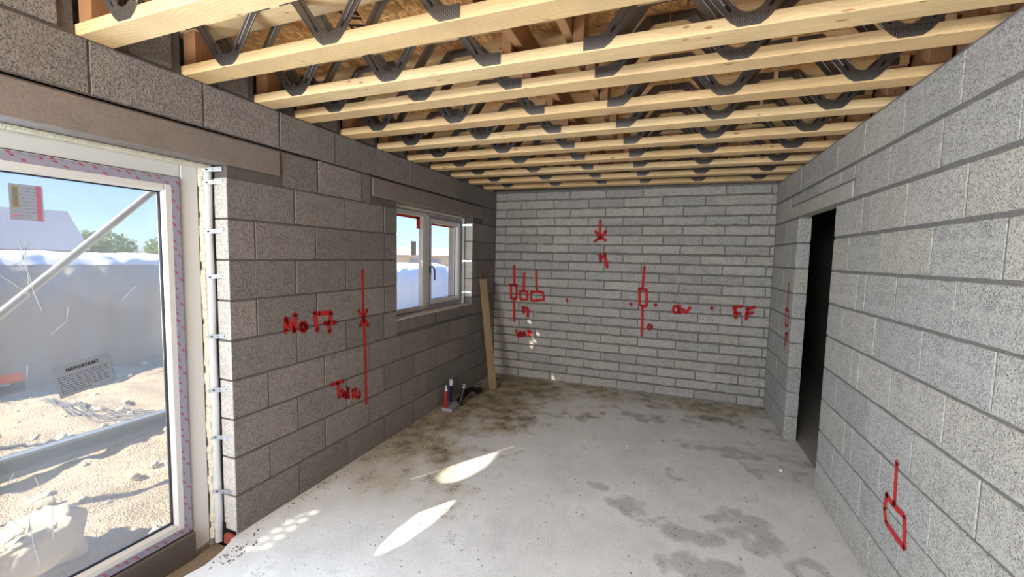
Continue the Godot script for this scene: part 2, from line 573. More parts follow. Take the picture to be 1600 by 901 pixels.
	M.render_coat = plain(Color(0.72, 0.74, 0.78), 0.9)
	M.far_brick = plain(Color(0.84, 0.74, 0.62), 0.9)
	M.pale_slate = plain(Color(0.66, 0.68, 0.73), 0.9)
	M.pale_glass = plain(Color(0.55, 0.56, 0.60), 0.3)
	M.glass_dark = plain(Color(0.16, 0.20, 0.27), 0.1)


# ---------------------------------------------------------------- the scene
const GLAZE := 0.45              # film and dirt on the panes, thickened to dim the outdoor view
const SUN := Vector3(1.0, -1.5, -1.6)   # the way the sunlight travels

func _ready() -> void:
	rng.seed = 17
	var cam := Camera3D.new()
	cam.name = "camera"
	cam.position = Vector3(2.2671, 1.6273, 5.2856)
	cam.basis = Basis.from_euler(Vector3(-0.07598, 0.36375, 0.02105))
	cam.fov = rad_to_deg(2.0 * atan(450.5 / 655.62))
	cam.near = 0.02
	cam.far = 400.0
	cam.current = true
	add_child(cam)
	var env := Environment.new()
	env.background_mode = Environment.BG_SKY
	var sky := ProceduralSkyMaterial.new()
	sky.sky_top_color = Color(0.36, 0.58, 0.90)
	sky.sky_horizon_color = Color(0.76, 0.90, 0.99)
	sky.sky_curve = 0.12
	sky.ground_bottom_color = Color(0.55, 0.50, 0.43)
	sky.ground_horizon_color = Color(0.70, 0.68, 0.62)
	env.sky = Sky.new()
	env.sky.sky_material = sky
	env.background_energy_multiplier = 3.5
	env.tonemap_mode = Environment.TONE_MAPPER_LINEAR
	env.tonemap_exposure = 1.1
	env.sdfgi_enabled = true
	env.ssao_enabled = true
	env.ssil_enabled = true
	var we := WorldEnvironment.new()
	we.name = "environment"
	we.environment = env
	add_child(we)
	var sun := DirectionalLight3D.new()
	sun.name = "sun"
	sun.look_at_from_position(Vector3.ZERO, SUN)
	sun.light_color = Color(1.0, 0.96, 0.88)
	sun.light_energy = 10.0
	sun.light_angular_distance = 0.55
	sun.shadow_enabled = true
	sun.sky_mode = DirectionalLight3D.SKY_MODE_LIGHT_ONLY
	add_child(sun)

	# daylight area lights added to brighten the room, at made-up openings and second leaf
	fill_light("fill_light_side", Vector3(-0.12, 1.07, 6.60), Vector3(1, 0, 0), Vector2(1.46, 2.1), 0.9, Color(0.88, 0.94, 1.0))
	fill_light("fill_light_leaf", Vector3(-0.16, 1.04, 5.017), Vector3(1, 0, 0), Vector2(0.60, 1.72), 8.4, Color(0.76, 0.88, 1.0))
	fill_light("fill_light_rear", Vector3(0.90, 2.06, LONG + 0.1), Vector3(0, 0, -1), Vector2(1.56, 0.68), 17.0, Color(0.94, 0.97, 1.0))

	materials()
	floors()
	wall_glazed()
	wall_back()
	wall_doorway()
	shell()
	ceiling()
	joists()
	glazed_door()
	small_window()
	loose_things()
	outside()


func fill_light(called: String, at: Vector3, towards: Vector3, size: Vector2, energy: float, tint: Color) -> void:
	var a := AreaLight3D.new()
	a.name = called
	add_child(a)
	a.look_at_from_position(at, at + towards)
	a.area_size = size
	a.area_normalize_energy = false
	a.light_energy = energy
	a.light_color = tint
	a.shadow_enabled = true
	a.area_range = 20.0


func structure(called: String, label: String, category: String) -> Node3D:
	var o := Node3D.new()
	o.name = called
	add_child(o)
	tag(o, label, category, "", "structure")
	return o


func floors() -> void:
	# the slab stops ragged and short of the sill under the glazed door
	var edge := [Vector2(-0.02, -0.05), Vector2(3.40, -0.05), Vector2(3.40, LONG), Vector2(0.0, LONG), Vector2(0.0, 5.56)]
	var rim := [[0.05, 5.5], [0.062, 5.2], [0.05, 4.8], [0.064, 4.5], [0.056, 4.28], [0.068, 4.10], [0.060, 4.01], [0.074, 3.92], [0.064, 3.86], [0.052, 3.81], [0.034, 3.78], [0.024, 3.75], [0.006, 3.73], [-0.004, 3.70], [-0.02, 3.688]]
	for k in rim: edge.append(Vector2(k[0], k[1]))
	var st := begin()
	var poly := PackedVector2Array(edge)
	var idx := Geometry2D.triangulate_polygon(poly)
	for i in range(0, idx.size(), 3):
		var q := [poly[idx[i]], poly[idx[i + 1]], poly[idx[i + 2]]]
		if (q[1] - q[0]).cross(q[2] - q[0]) < 0.0: q = [q[0], q[2], q[1]]
		for p in q:
			st.set_normal(Vector3.UP)
			st.set_uv(Vector2(p.x / 3.4, p.y / LONG))
			st.add_vertex(Vector3(p.x, 0, p.y))
	for i in poly.size():
		var a := poly[i]
		var b := poly[(i + 1) % poly.size()]
		var d := (b - a).normalized()
		face(st, [Vector3(a.x, 0, a.y), Vector3(b.x, 0, b.y), Vector3(b.x, -0.2, b.y), Vector3(a.x, -0.2, a.y)], Vector3(d.y, 0, -d.x))
	var f := made("floor", st, M.floor, self)
	f.name = "floor"
	tag(f, "grey concrete screed floor with brown dust and damp dark stains", "floor", "", "structure")


func wall_glazed() -> void:
	var o := structure("wall_left", "unplastered wall of grey aggregate blocks holding the glazed door and small window", "wall")
	# mortar behind the blocks, standing back from their faces; openings left clear
	var m := -0.004
	for k in [[0.0, 0.696, 0.0, H], [0.696, 2.194, 0.0, 0.905], [0.696, 2.194, 2.235, H], [2.194, 3.686, 0.0, H], [3.686, 5.554, 2.24, H], [5.554, 5.85, 0.0, H], [5.85, 7.35, 2.15, H], [7.35, LONG, 0.0, H]]:  # gap past the glazed door is unseen, added to let light in
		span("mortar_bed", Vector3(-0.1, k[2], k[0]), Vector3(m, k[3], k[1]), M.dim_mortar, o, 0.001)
	var even := [0.13, 0.58, 1.02, 1.472, 1.918, 2.366, 2.809, 3.255]
	var odd_low := [0.33, 0.783, 1.222, 1.68, 2.126, 2.555, 3.024, 3.468]
	var odd := [0.085, 0.50, 2.36, 2.63, 3.087, 3.531]
	var top := [0.2, 0.637, 1.106, 1.55, 2.003, 2.462, 2.902, 3.353, 3.798, 4.246, 4.70, 5.15]
	for k in 11:
		var y0: float = 0.225 * k
		if k == 0: y0 = -0.005
		if k == 9: continue
		var spans := [[0.0, 3.69]]
		if k == 10: spans = [[0.0, 5.6]]
		elif k >= 4: spans = [[0.0, 0.70], [2.19, 3.69]]
		course("L", o, top if k == 10 else even if k % 2 == 0 else odd_low if k < 4 else odd, y0, 0.225 * (k + 1), spans)
	# the course of the lintels
	course("L", o, [0.2], 2.03, 2.25, [[0.0, 0.40]])
	block("L", o, 2.53, 2.625, 2.03, 2.245, M.shaded_blocks[5])
	block("L", o, 2.64, 3.055, 2.03, 2.245, M.shaded_blocks[2], 0.003)
	block("L", o, 3.07, 3.335, 2.03, 2.235, M.shaded_blocks[5], -0.003)
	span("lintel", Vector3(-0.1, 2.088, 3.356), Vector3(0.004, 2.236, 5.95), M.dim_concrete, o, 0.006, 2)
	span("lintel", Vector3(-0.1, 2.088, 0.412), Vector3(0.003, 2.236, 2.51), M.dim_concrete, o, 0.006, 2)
	span("mortar_slip", Vector3(-0.1, 2.032, 3.36), Vector3(-0.002, 2.084, 3.688), M.dim_mortar, o, 0.004)
	span("mortar_slip", Vector3(-0.1, 2.032, 2.196), Vector3(-0.002, 2.084, 2.51), M.dim_mortar, o, 0.004)
	span("mortar_slip", Vector3(-0.1, 2.032, 0.412), Vector3(-0.002, 2.084, 0.694), M.dim_mortar, o, 0.004)
	span("mortar_slip", Vector3(-0.1, 2.238, 0.0), Vector3(-0.004, 2.252, 5.6), M.dim_mortar, o, 0.003)
	# pale plates over the reveal blocks; window brightness put into their colour
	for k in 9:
		span("lit_reveal_face", Vector3(-0.097, 0.225 * k + 0.006, 3.686), Vector3(-0.002, minf(0.225 * (k + 1) - 0.005, 2.08), 3.6925), M.mortar_and_lit_face, o, 0.002, 1)
		if k >= 5: span("lit_reveal_face", Vector3(-0.097, 0.225 * k + 0.006, 0.698), Vector3(-0.002, 0.225 * (k + 1) - 0.005, 0.7025), M.mortar_and_lit_face, o, 0.002, 1)
	# cut blocks under the small window
	for k in [[0.70, 1.06], [1.075, 1.50], [1.545, 2.19]]:
		block("L", o, k[0], k[1], 0.925, 1.04, M.shaded_blocks[5])
	span("mortar_slip", Vector3(-0.1, 0.9, 0.70), Vector3(-0.003, 0.935, 2.19), M.dim_mortar, o, 0.004)
	span("mortar_slip", Vector3(-0.1, 0.94, 1.50), Vector3(-0.004, 1.036, 1.545), M.dim_mortar, o, 0.004)
	# blocks built in between the joist ends
	var near := [4.274, 3.883, 3.499, 3.223, 2.826, 2.424, 2.011, 1.618, 1.215, 0.79, 0.382]
	for i in near.size() - 1:
		var a: float = near[i + 1] + 0.045
		var b: float = near[i] - 0.115 - 0.06
		if b - a > 0.06: block("L", o, a, b, H + 0.012, 2.722, M.shaded_blocks[5], -0.012)
		span("mortar_pocket", Vector3(-0.1, H + 0.002, near[i + 1] + 0.003), Vector3(-0.02, 2.722, near[i] - 0.118), M.dim_mortar, o, 0.004)
	block("L", o, 4.33, 4.74, H + 0.012, 2.722, M.shaded_blocks[4], -0.01)
	span("mortar_pocket", Vector3(-0.1, H + 0.002, 4.277), Vector3(-0.02, 2.722, 5.6), M.dim_mortar, o, 0.004)
	# red paint
	var L := [[[3.339, 1.126, 3.339, 1.211, 3.273, 1.11, 3.268, 1.224], [3.181, 1.13, 3.189, 1.111, 3.207, 1.106, 3.224, 1.117, 3.231, 1.137, 3.224, 1.155, 3.206, 1.161, 3.188, 1.15, 3.181, 1.13], [3.109, 1.219, 3.091, 1.091], [3.075, 1.206, 2.957, 1.201, 2.987, 1.131, 2.977, 1.064], [3.026, 1.132, 2.927, 1.125]]]
	strokes("painted_lettering", "red sprayed writing No 17", "L", o, L[0], 0.036, M.paint)
	strokes("painted_mark", "red sprayed upright line with a cross", "L", o, [[2.634, 1.492, 2.629, 1.196, 2.621, 1.079, 2.606, 0.764, 2.599, 0.415], [2.679, 1.184, 2.571, 1.048], [2.586, 1.177, 2.666, 1.059]], 0.030, M.paint)
	strokes("painted_lettering", "red sprayed word Twin", "L", o, [[2.963, 0.675, 2.852, 0.673], [2.907, 0.67, 2.895, 0.559], [2.868, 0.6, 2.856, 0.55, 2.838, 0.586, 2.823, 0.53, 2.803, 0.599], [2.803, 0.599, 2.796, 0.526], [2.751, 0.574, 2.746, 0.512], [2.721, 0.572, 2.715, 0.503, 2.672, 0.492, 2.682, 0.541]], 0.030, M.paint)
	strokes("painted_mark", "small red sprayed marks by the corner", "L", o, [[0.404, 1.469, 0.379, 1.329], [0.273, 1.156, 0.246, 1.001], [0.383, 0.655, 0.37, 0.56]], 0.03, M.paint)


func wall_back() -> void:
	var o := structure("wall_back", "end wall of grey blocks laid flat in thin courses with red sprayed marks", "wall")
	span("mortar_bed", Vector3(-0.05, 0.0, -0.1), Vector3(3.45, H + 0.25, -0.012), M.dark_mortar, o, 0.001)
	for r in 22:
		var joints := []
		for k in 9:
			joints.append((0.365 if r % 2 == 0 else 0.142) + 0.4425 * k + rng.randf_range(-0.014, 0.014))
		if r == 20: joints.append(2.70)
		if r == 21: joints.erase(joints[5])
		var v: float = 0.1125 * r + (rng.randf_range(-0.003, 0.003) if r > 0 else 0.0)
		course("B", o, joints, v, 0.1125 * (r + 1), [[0.0, W]], rng.randf_range(0.010, 0.018), [], 0.012)
	var m: Material = M.paint
	strokes("painted_mark", "red sprayed socket outlines on three stems", "B", o, [[0.283, 1.501, 0.289, 1.253], [0.241, 1.248, 0.322, 1.238, 0.323, 1.063, 0.246, 1.062, 0.241, 1.248], [0.224, 1.25, 0.333, 1.239], [0.293, 1.058, 0.3, 0.76], [0.425, 1.416, 0.424, 1.179], [0.376, 1.166, 0.474, 1.17, 0.481, 1.061, 0.385, 1.052, 0.372, 1.109, 0.376, 1.166], [0.593, 1.44, 0.609, 1.188], [0.53, 1.168, 0.689, 1.173, 0.711, 1.066, 0.535, 1.048, 0.53, 1.168]], 0.034, m, 0.006)
	strokes("painted_lettering", "small red sprayed letter under the sockets", "B", o, [[0.42, 0.95, 0.43, 0.884], [0.42, 0.948, 0.488, 0.944, 0.493, 0.834]], 0.04, m, 0.006)
	strokes("painted_lettering", "red sprayed word Hob", "B", o, [[0.33, 0.632, 0.361, 0.551], [0.388, 0.624, 0.394, 0.553], [0.357, 0.577, 0.393, 0.59], [0.46, 0.596, 0.45, 0.569, 0.431, 0.567, 0.42, 0.592, 0.429, 0.619, 0.449, 0.621, 0.46, 0.596], [0.501, 0.644, 0.517, 0.57, 0.543, 0.63, 0.501, 0.644]], 0.036, m, 0.006)
	strokes("painted_mark", "row of four red dots", "B", o, [[1.813, 1.082, 1.814, 1.076], [2.098, 1.087, 2.1, 1.082], [2.708, 1.09, 2.71, 1.084], [1.018, 1.083, 1.018, 1.077]], 0.040, m, 0.006)
	strokes("painted_mark", "red sprayed arrow pointing down", "B", o, [[1.406, 2.095, 1.409, 1.865], [1.355, 1.957, 1.412, 1.877, 1.48, 1.963], [1.351, 1.838, 1.403, 1.886], [1.417, 1.891, 1.481, 1.851]], 0.036, m, 0.006)
	strokes("painted_lettering", "red sprayed letter H", "B", o, [[1.419, 1.675, 1.428, 1.589], [1.424, 1.63, 1.479, 1.662], [1.469, 1.69, 1.511, 1.525]], 0.040, m, 0.006)
	strokes("painted_mark", "red sprayed box on a long stem", "B", o, [[1.951, 1.535, 1.942, 1.28], [1.905, 1.269, 1.99, 1.268, 1.998, 1.064, 1.919, 1.068, 1.905, 1.269], [1.951, 1.059, 1.957, 0.706]], 0.034, m, 0.006)
	strokes("painted_lettering", "small red sprayed letter O", "B", o, [[2.067, 0.818, 2.061, 0.796, 2.046, 0.786, 2.03, 0.793, 2.023, 0.814, 2.028, 0.836, 2.043, 0.846, 2.059, 0.839, 2.067, 0.818]], 0.032, m, 0.006)
	strokes("painted_lettering", "red sprayed letters OV", "B", o, [[2.36, 1.048, 2.353, 1.015, 2.331, 1.0, 2.308, 1.012, 2.297, 1.044, 2.305, 1.076, 2.327, 1.091, 2.35, 1.079, 2.36, 1.048], [2.369, 1.09, 2.377, 1.006], [2.406, 1.051, 2.437, 1.01, 2.481, 1.078]], 0.034, m, 0.006)
	strokes("painted_lettering", "red sprayed letters FF", "B", o, [[2.931, 1.107, 3.005, 1.124], [2.943, 1.107, 2.959, 0.995], [2.948, 1.05, 2.999, 1.044], [3.067, 1.104, 3.132, 1.121], [3.073, 1.105, 3.064, 0.99], [3.061, 1.043, 3.12, 1.06]], 0.038, m, 0.006)


func wall_doorway() -> void:
	var o := structure("wall_right", "pale grey block wall with an open unlit doorway and red sprayed socket marks", "wall")
	var a := W + 0.004
	for k in [[0.0, 0.872, 0.0, H], [0.872, 1.804, 2.146, H], [1.804, LONG, 0.0, H]]:
		span("mortar_bed", Vector3(a, k[2], k[0]), Vector3(W + 0.096, k[3], k[1]), M.dark_mortar, o, 0.001)
	var rows := [
		[0.44, 2.23, 2.67, 3.115, 3.56, 4.0, 4.45, 4.9], [0.25, 0.66, 2.089, 2.514, 2.949, 3.40, 3.84, 4.29, 4.73, 5.1],
		[0.46, 2.241, 2.357, 2.713, 3.157, 3.6, 4.05, 4.5, 4.95], [0.25, 0.68, 2.058, 2.519, 2.975, 3.409, 3.85, 4.3, 4.75],
		[0.46, 2.257, 2.367, 2.737, 3.176, 3.62, 4.06, 4.5, 4.95], [0.25, 0.68, 2.071, 2.524, 2.975, 3.418, 3.86, 4.31, 4.76],
		[0.47, 2.249, 2.363, 2.708, 3.171, 3.61, 4.06, 4.5, 4.95], [0.25, 0.68, 2.073, 2.524, 2.978, 3.403, 3.85, 4.3, 4.75],
		[0.46, 2.238, 2.348, 2.737, 3.174, 3.62, 4.06, 4.5, 4.95], [0.236, 0.571, 2.087, 2.526, 2.981, 3.412, 3.86, 4.3, 4.75],
		[0.434, 0.874, 1.302, 1.747, 2.189, 2.641, 3.086, 3.53, 3.97, 4.42, 4.87]]
	for k in 11:
		var v: float = 0.225 * k
		var gap: float = [0.007, 0.007, 0.007, 0.009, 0.010, 0.011, 0.012, 0.016, 0.020, 0.022, 0.020][k]
		var spans := [[0.0, 0.88], [1.796, 5.4]]
		if k == 10: spans = [[0.0, 5.4]]
		if k == 9: spans = [[0.0, 0.571], [2.087, 5.4]]
		course("R", o, rows[k], v, v + 0.225, spans, gap)
	# over the doorway: split blocks on a pale lintel, packed at its bearings
	for k in [[0.60, 0.96], [0.97, 1.40], [1.41, 1.84], [1.85, 2.07]]:
		block("R", o, k[0], k[1], 2.155, 2.238)
	span("lintel", Vector3(W - 0.003, 2.036, 0.612), Vector3(W + 0.098, 2.142, 2.068), M.concrete, o, 0.005, 2)
	span("mortar_slip", Vector3(W + 0.003, 2.142, 0.6), Vector3(W + 0.096, 2.156, 2.07), M.dark_mortar, o, 0.003)
	span("mortar_slip", Vector3(W + 0.003, 2.02, 0.6), Vector3(W + 0.096, 2.037, 0.884), M.dark_mortar, o, 0.003)
	span("mortar_slip", Vector3(W + 0.003, 2.02, 1.80), Vector3(W + 0.096, 2.037, 2.07), M.dark_mortar, o, 0.003)
	strokes("painted_mark", "red sprayed slanting socket box low on the wall", "R", o, [[2.869, 0.705, 2.881, 0.515], [2.806, 0.515, 2.869, 0.502, 2.976, 0.506, 2.996, 0.369, 2.821, 0.384, 2.796, 0.441, 2.806, 0.515]], 0.032, M.paint)
	strokes("painted_mark", "red sprayed switch box beside the doorway", "R", o, [[0.712, 1.433, 0.709, 1.192], [0.669, 1.18, 0.768, 1.182, 0.78, 1.038, 0.691, 1.034, 0.669, 1.18], [0.726, 0.96, 0.798, 0.971], [0.718, 0.957, 0.702, 0.806], [0.785, 0.952, 0.754, 0.862]], 0.034, M.paint)


# what closes the place: outer leaf, rear wall with an opening added for light, the unlit passage
func shell() -> void:
	var o := structure("wall_outer", "outer leaf of blockwork outside the cavity of the glazed wall", "wall")
	for k in [[-0.4, 0.70, -0.3, 2.75], [0.70, 2.20, -0.3, 1.02], [0.70, 2.20, 2.085, 2.75], [2.20, 3.735, -0.3, 2.75], [3.735, 5.505, -0.3, -0.09], [3.735, 5.505, 2.087, 2.75], [5.505, 5.85, -0.3, 2.75], [5.85, 7.35, 2.15, 2.75], [5.85, 7.35, -0.3, 0.0], [7.35, 7.6, -0.3, 2.75]]:
		span("leaf", Vector3(-0.33, k[2], k[0]), Vector3(-0.15, k[3], k[1]), M.plain_block, o, 0.001)
	var r := structure("wall_rear", "block wall behind the viewpoint with a high opening added to hold the daylight", "wall")
	for k in [[-0.15, 0.10, 0.0, 2.75], [0.10, 1.70, 2.42, 2.75], [0.10, 1.70, 0.0, 1.70], [1.70, 3.6, 0.0, 2.75]]:
		span("leaf", Vector3(k[0], k[2], LONG), Vector3(k[1], k[3], LONG + 0.2), M.plain_block, r, 0.001)
	var p := structure("wall_passage", "bare block walls of the unlit passage behind the doorway", "wall")
	span("leaf", Vector3(4.4, -0.25, -6.0), Vector3(4.5, 2.75, 7.6), M.plain_block, p, 0.001)
	span("leaf", Vector3(3.40, -0.25, -6.1), Vector3(4.4, 2.75, -6.0), M.plain_block, p, 0.001)
	span("leaf", Vector3(3.40, -0.25, 3.2), Vector3(4.4, 2.75, 3.3), M.plain_block, p, 0.001)
	span("leaf", Vector3(3.30, -0.25, -6.0), Vector3(3.40, 2.75, -0.1), M.plain_block, p, 0.001)
	span("plate", Vector3(3.40, H, -0.1), Vector3(3.46, 2.72, LONG), M.brown_timber, p, 0.001)
	var f := bar("floor_passage", Vector3(3.9, -0.1, -1.4), Vector3(1.0, 0.198, 9.4), M.screed, self, 0.001)
	tag(f, "concrete floor of the unlit passage beyond the doorway", "floor", "", "structure")


func ceiling() -> void:
	var o := structure("ceiling", "deck of oriented strand boards laid over the joists", "ceiling")
	var x := -0.12
	var row := 0
	while x < 4.5:
		var z := -0.12 - (1.2 if row % 2 else 0.0)
		while z < 7.6:
			var z0 := maxf(z, -0.12)
			var z1 := minf(z + 2.396, 7.6)
			if z1 - z0 > 0.05: span("deck_board", Vector3(x, 2.728, z0), Vector3(minf(x + 0.597, 4.5), 2.750, z1), M.osb, o, 0.002, 2)
			z += 2.4
		x += 0.6
		row += 1
	var over := bar("roof", Vector3(2.05, 2.80, 0.8), Vector3(5.0, 0.09, 13.9), M.plain_block, self, 0.001)
	tag(over, "solid floor build-up closing the room above the deck", "roof", "", "structure")
	# dark lettering stamped on one of the boards
	var t := TextMesh.new()
	t.font = font()
	t.text = "GILEP"
	t.font_size = 48
	t.pixel_size = 0.0024
	t.depth = 0.001
	piece("stamp", t, plain(Color(0.16, 0.09, 0.05), 0.9), o, Transform3D(Basis(Vector3(-0.35, 0, -0.94), Vector3(0.94, 0, -0.35), Vector3(0, -1, 0)), Vector3(0.80, 2.7275, 3.62)))


func font() -> Font:
	var f := SystemFont.new()
	f.font_names = PackedStringArray(["Droid Sans"])
	f.font_weight = 700
	return f


# one pressed steel V; cut: 0 whole, -1 only the leg towards -x, 1 only the leg towards +x
func web(cut: int) -> Array:
	var right := [Vector2(0.036, 0.005), Vector2(0.060, 0.022), Vector2(0.085, 0.050), Vector2(0.194, 0.190), Vector2(0.212, 0.204), Vector2(0.276, 0.204), Vector2(0.276, 0.244), Vector2(0.176, 0.244), Vector2(0.147, 0.216)]
	var inner := [Vector2(0.050, 0.085), Vector2(0.036, 0.066), Vector2(0.018, 0.056)]
	var out := PackedVector2Array()
	var cutx := 0.05
	if cut == 0:
		for p in right: out.append(p)
		for p in inner: out.append(p)
		out.append(Vector2(0, 0.053))
		for i in range(inner.size() - 1, -1, -1): out.append(Vector2(-inner[i].x, inner[i].y))
		for i in range(right.size() - 1, -1, -1): out.append(Vector2(-right[i].x, right[i].y))
	else:
		for p in right: out.append(p)
		for p in inner.slice(0, 2): out.append(p)
		out.append(Vector2(0.0, 0.056))
		out.append(Vector2(-cutx, 0.056))
		out.append(Vector2(-cutx, 0.005))
		if cut < 0:
			for i in out.size(): out[i].x = -out[i].x
	var st := begin()
	plate(st, out, 0.0, 0.003)
	var sides := [1, -1] if cut == 0 else [cut]
	for s in sides:
		# the pressed fold down each leg, its rib and a dark disc as the slot at its foot
		var a := Vector3(s * 0.082, 0.085, 0.004)
		var b := Vector3(s * 0.172, 0.214, 0.004)
		tube(st, [a, b], 0.006, 8)
		for e in [[0.083, 0.052, 0.192, 0.194], [0.050, 0.084, 0.149, 0.214]]:
			tube(st, [Vector3(s * e[0], e[1], 0.003), Vector3(s * e[2], e[3], 0.003)], 0.0028, 6)
	var m := st.commit()
	var hole := begin()
	for s in sides:
		var o := PackedVector2Array()
		var d := Vector2(0.56, 0.83)
		for k in 12:
			var v := Vector2.from_angle(TAU * k / 12)
			var p := Vector2(0.070, 0.074) + d * v.x * 0.017 + d.orthogonal() * v.y * 0.006
			o.append(Vector2(s * p.x, p.y))
		plate(hole, o, 0.0025, 0.001)
	hole.set_material(M.hole)
	hole.commit(m)
	var q := [Vector2(0.034, 0.008), Vector2(0.056, 0.024), Vector2(0.068, 0.047), Vector2(-0.068, 0.047), Vector2(-0.056, 0.024), Vector2(-0.034, 0.008)]
	if cut != 0: q = [Vector2(0.034, 0.008), Vector2(0.056, 0.024), Vector2(0.068, 0.050), Vector2(-cutx + 0.003, 0.050), Vector2(-cutx + 0.003, 0.008)]
	var qq := PackedVector2Array()
	for p in q: qq.append(Vector2(p.x * (-1 if cut < 0 else 1), p.y))
	var nail := begin()
	plate(nail, qq, 0.0028, 0.0012)
	m.surface_set_material(0, M.steel)
	var all := [m, nail.commit()]
	for s in sides:
		nail = begin()
		plate(nail, PackedVector2Array([Vector2(s * 0.20, 0.208), Vector2(s * 0.274, 0.208), Vector2(s * 0.274, 0.241), Vector2(s * 0.19, 0.241)]), 0.0028, 0.0012)
		all.append(nail.commit())
	return all


func joists() -> void:
	var webs := {0: web(0), -1: web(-1), 1: web(1)}
	# z of the near lower edge where it was measured, turn of the joist
	var rows := [[4.274, 0.0], [3.883, 0.0], [3.499, 0.0], [3.223, 0.0], [2.826, 0.006], [2.424, 0.004], [2.011, 0.010], [1.618, 0.026], [1.215, 0.036], [0.790, 0.040], [0.382, 0.048]]
	var which := ["nearest the camera, cut by the top edge", "second from the camera, above the glazed door", "third from the camera", "fourth from the camera", "fifth from the camera", "middle of the eleven, sixth from the camera", "fifth from the end wall", "fourth from the end wall", "third from the end wall", "second from the end wall", "nearest the end wall"]
	var wide := 0.115
	for i in rows.size():
		var o := thing("ceiling_joist", "joist of pale timber and steel webs, " + which[i], "joist", Vector3(0, H, rows[i][0] - wide / 2), "open web joists carrying the deck")
		o.rotation.y = rows[i][1]
		if i == 0: o.rotation.y = 0.0
		var wood: Material = M.timber[i % 3]
		span("bottom_chord", Vector3(-0.09, 0, -wide / 2), Vector3(3.38, 0.047, wide / 2), wood, o, 0.002)
		span("top_chord", Vector3(-0.09, 0.206, -wide / 2), Vector3(3.38, 0.253, wide / 2), M.timber[(i + 1) % 3], o, 0.002)
		span("end_post", Vector3(-0.02, 0.047, -0.045), Vector3(0.065, 0.206, 0.045), M.brown_timber, o, 0.002, 1)
		span("end_post", Vector3(3.30, 0.047, -0.045), Vector3(3.38, 0.206, 0.045), M.brown_timber, o, 0.002, 1)
		span("upright", Vector3(1.511, 0.047, -0.048), Vector3(1.557, 0.206, 0.048), M.brown_timber, o, 0.002, 1)
		span("upright", Vector3(1.833, 0.047, -0.048), Vector3(1.879, 0.206, 0.048), M.brown_timber, o, 0.002, 1)
		for k in [[0.305, 0], [0.91, 0], [1.46, -1], [1.93, 1], [2.485, 0], [3.06, 0]]:
			var front := piece("steel_web", webs[k[1]][0], null, o, Transform3D(Basis(), Vector3(k[0], 0, wide / 2)))
			for n in webs[k[1]].slice(1): piece("nail_plate", n, M.teeth, front)
			var rear := piece("steel_web", webs[-k[1]][0], null, o, Transform3D(Basis(Vector3.UP, PI), Vector3(k[0], 0, -wide / 2)))
			for n in webs[-k[1]].slice(1): piece("nail_plate", n, M.teeth, rear)
	# braces threaded through the openings
	for k in [[1.562, 1.600, 0.085, "timber brace running through the joists along the first uprights"], [1.790, 1.828, 0.085, "timber brace running through the joists along the second uprights"]]:
		var b := span("strongback", Vector3(k[0], H + k[2], 0.05), Vector3(k[1], H + 0.2, 4.5), M.brown_timber, self, 0.002, 2)
		tag(b, k[3], "timber", "braces through the joist openings")


# four bars round an opening in a wall at x; z0 < z1, y0 < y1 outside sizes, w the width of the bars
func surround(called: String, parent: Node3D, z0: float, z1: float, y0: float, y1: float, w: float, x0: float, x1: float, mat: Material, ch := 0.004) -> void:
	span(called, Vector3(x0, y0, z0), Vector3(x1, y1, z0 + w), mat, parent, ch, 1)
	span(called, Vector3(x0, y0, z1 - w), Vector3(x1, y1, z1), mat, parent, ch, 1)
	span(called, Vector3(x0, y1 - w, z0 + w), Vector3(x1, y1, z1 - w), mat, parent, ch, 2)
	span(called, Vector3(x0, y0, z0 + w), Vector3(x1, y0 + w, z1 - w), mat, parent, ch, 2)


func strap(parent: Node3D, from: Vector3, to: Vector3) -> void:
	# galvanised fixing strap carried across the reveal, with dark discs for its row of holes
	var st := begin()
	var x := (to - from).normalized()
	var z := x.cross(Vector3.UP).normalized()
	if z.z < 0.0: z = -z
	var b := Basis(x, z.cross(x), z)
	var long := from.distance_to(to)
	box(st, Vector3.ZERO, Vector3(long, 0.024, 0.0025), 0.0008)
	var m := st.commit()
	var h := begin()
	for k in 4:
		var o := PackedVector2Array()
		for j in 8: o.append(Vector2(-long * 0.38 + k * long * 0.26, 0) + Vector2.from_angle(TAU * j / 8) * (0.0035 if k != 1 else 0.005) * Vector2(1.6 if k == 1 else 1.0, 0.8))
		plate(h, o, 0.001, 0.0008)
	h.set_material(M.hole)
	h.commit(m)
	m.surface_set_material(0, M.galvanised)
	piece("fixing_strap", m, null, parent, Transform3D(b, (from + to) * 0.5))


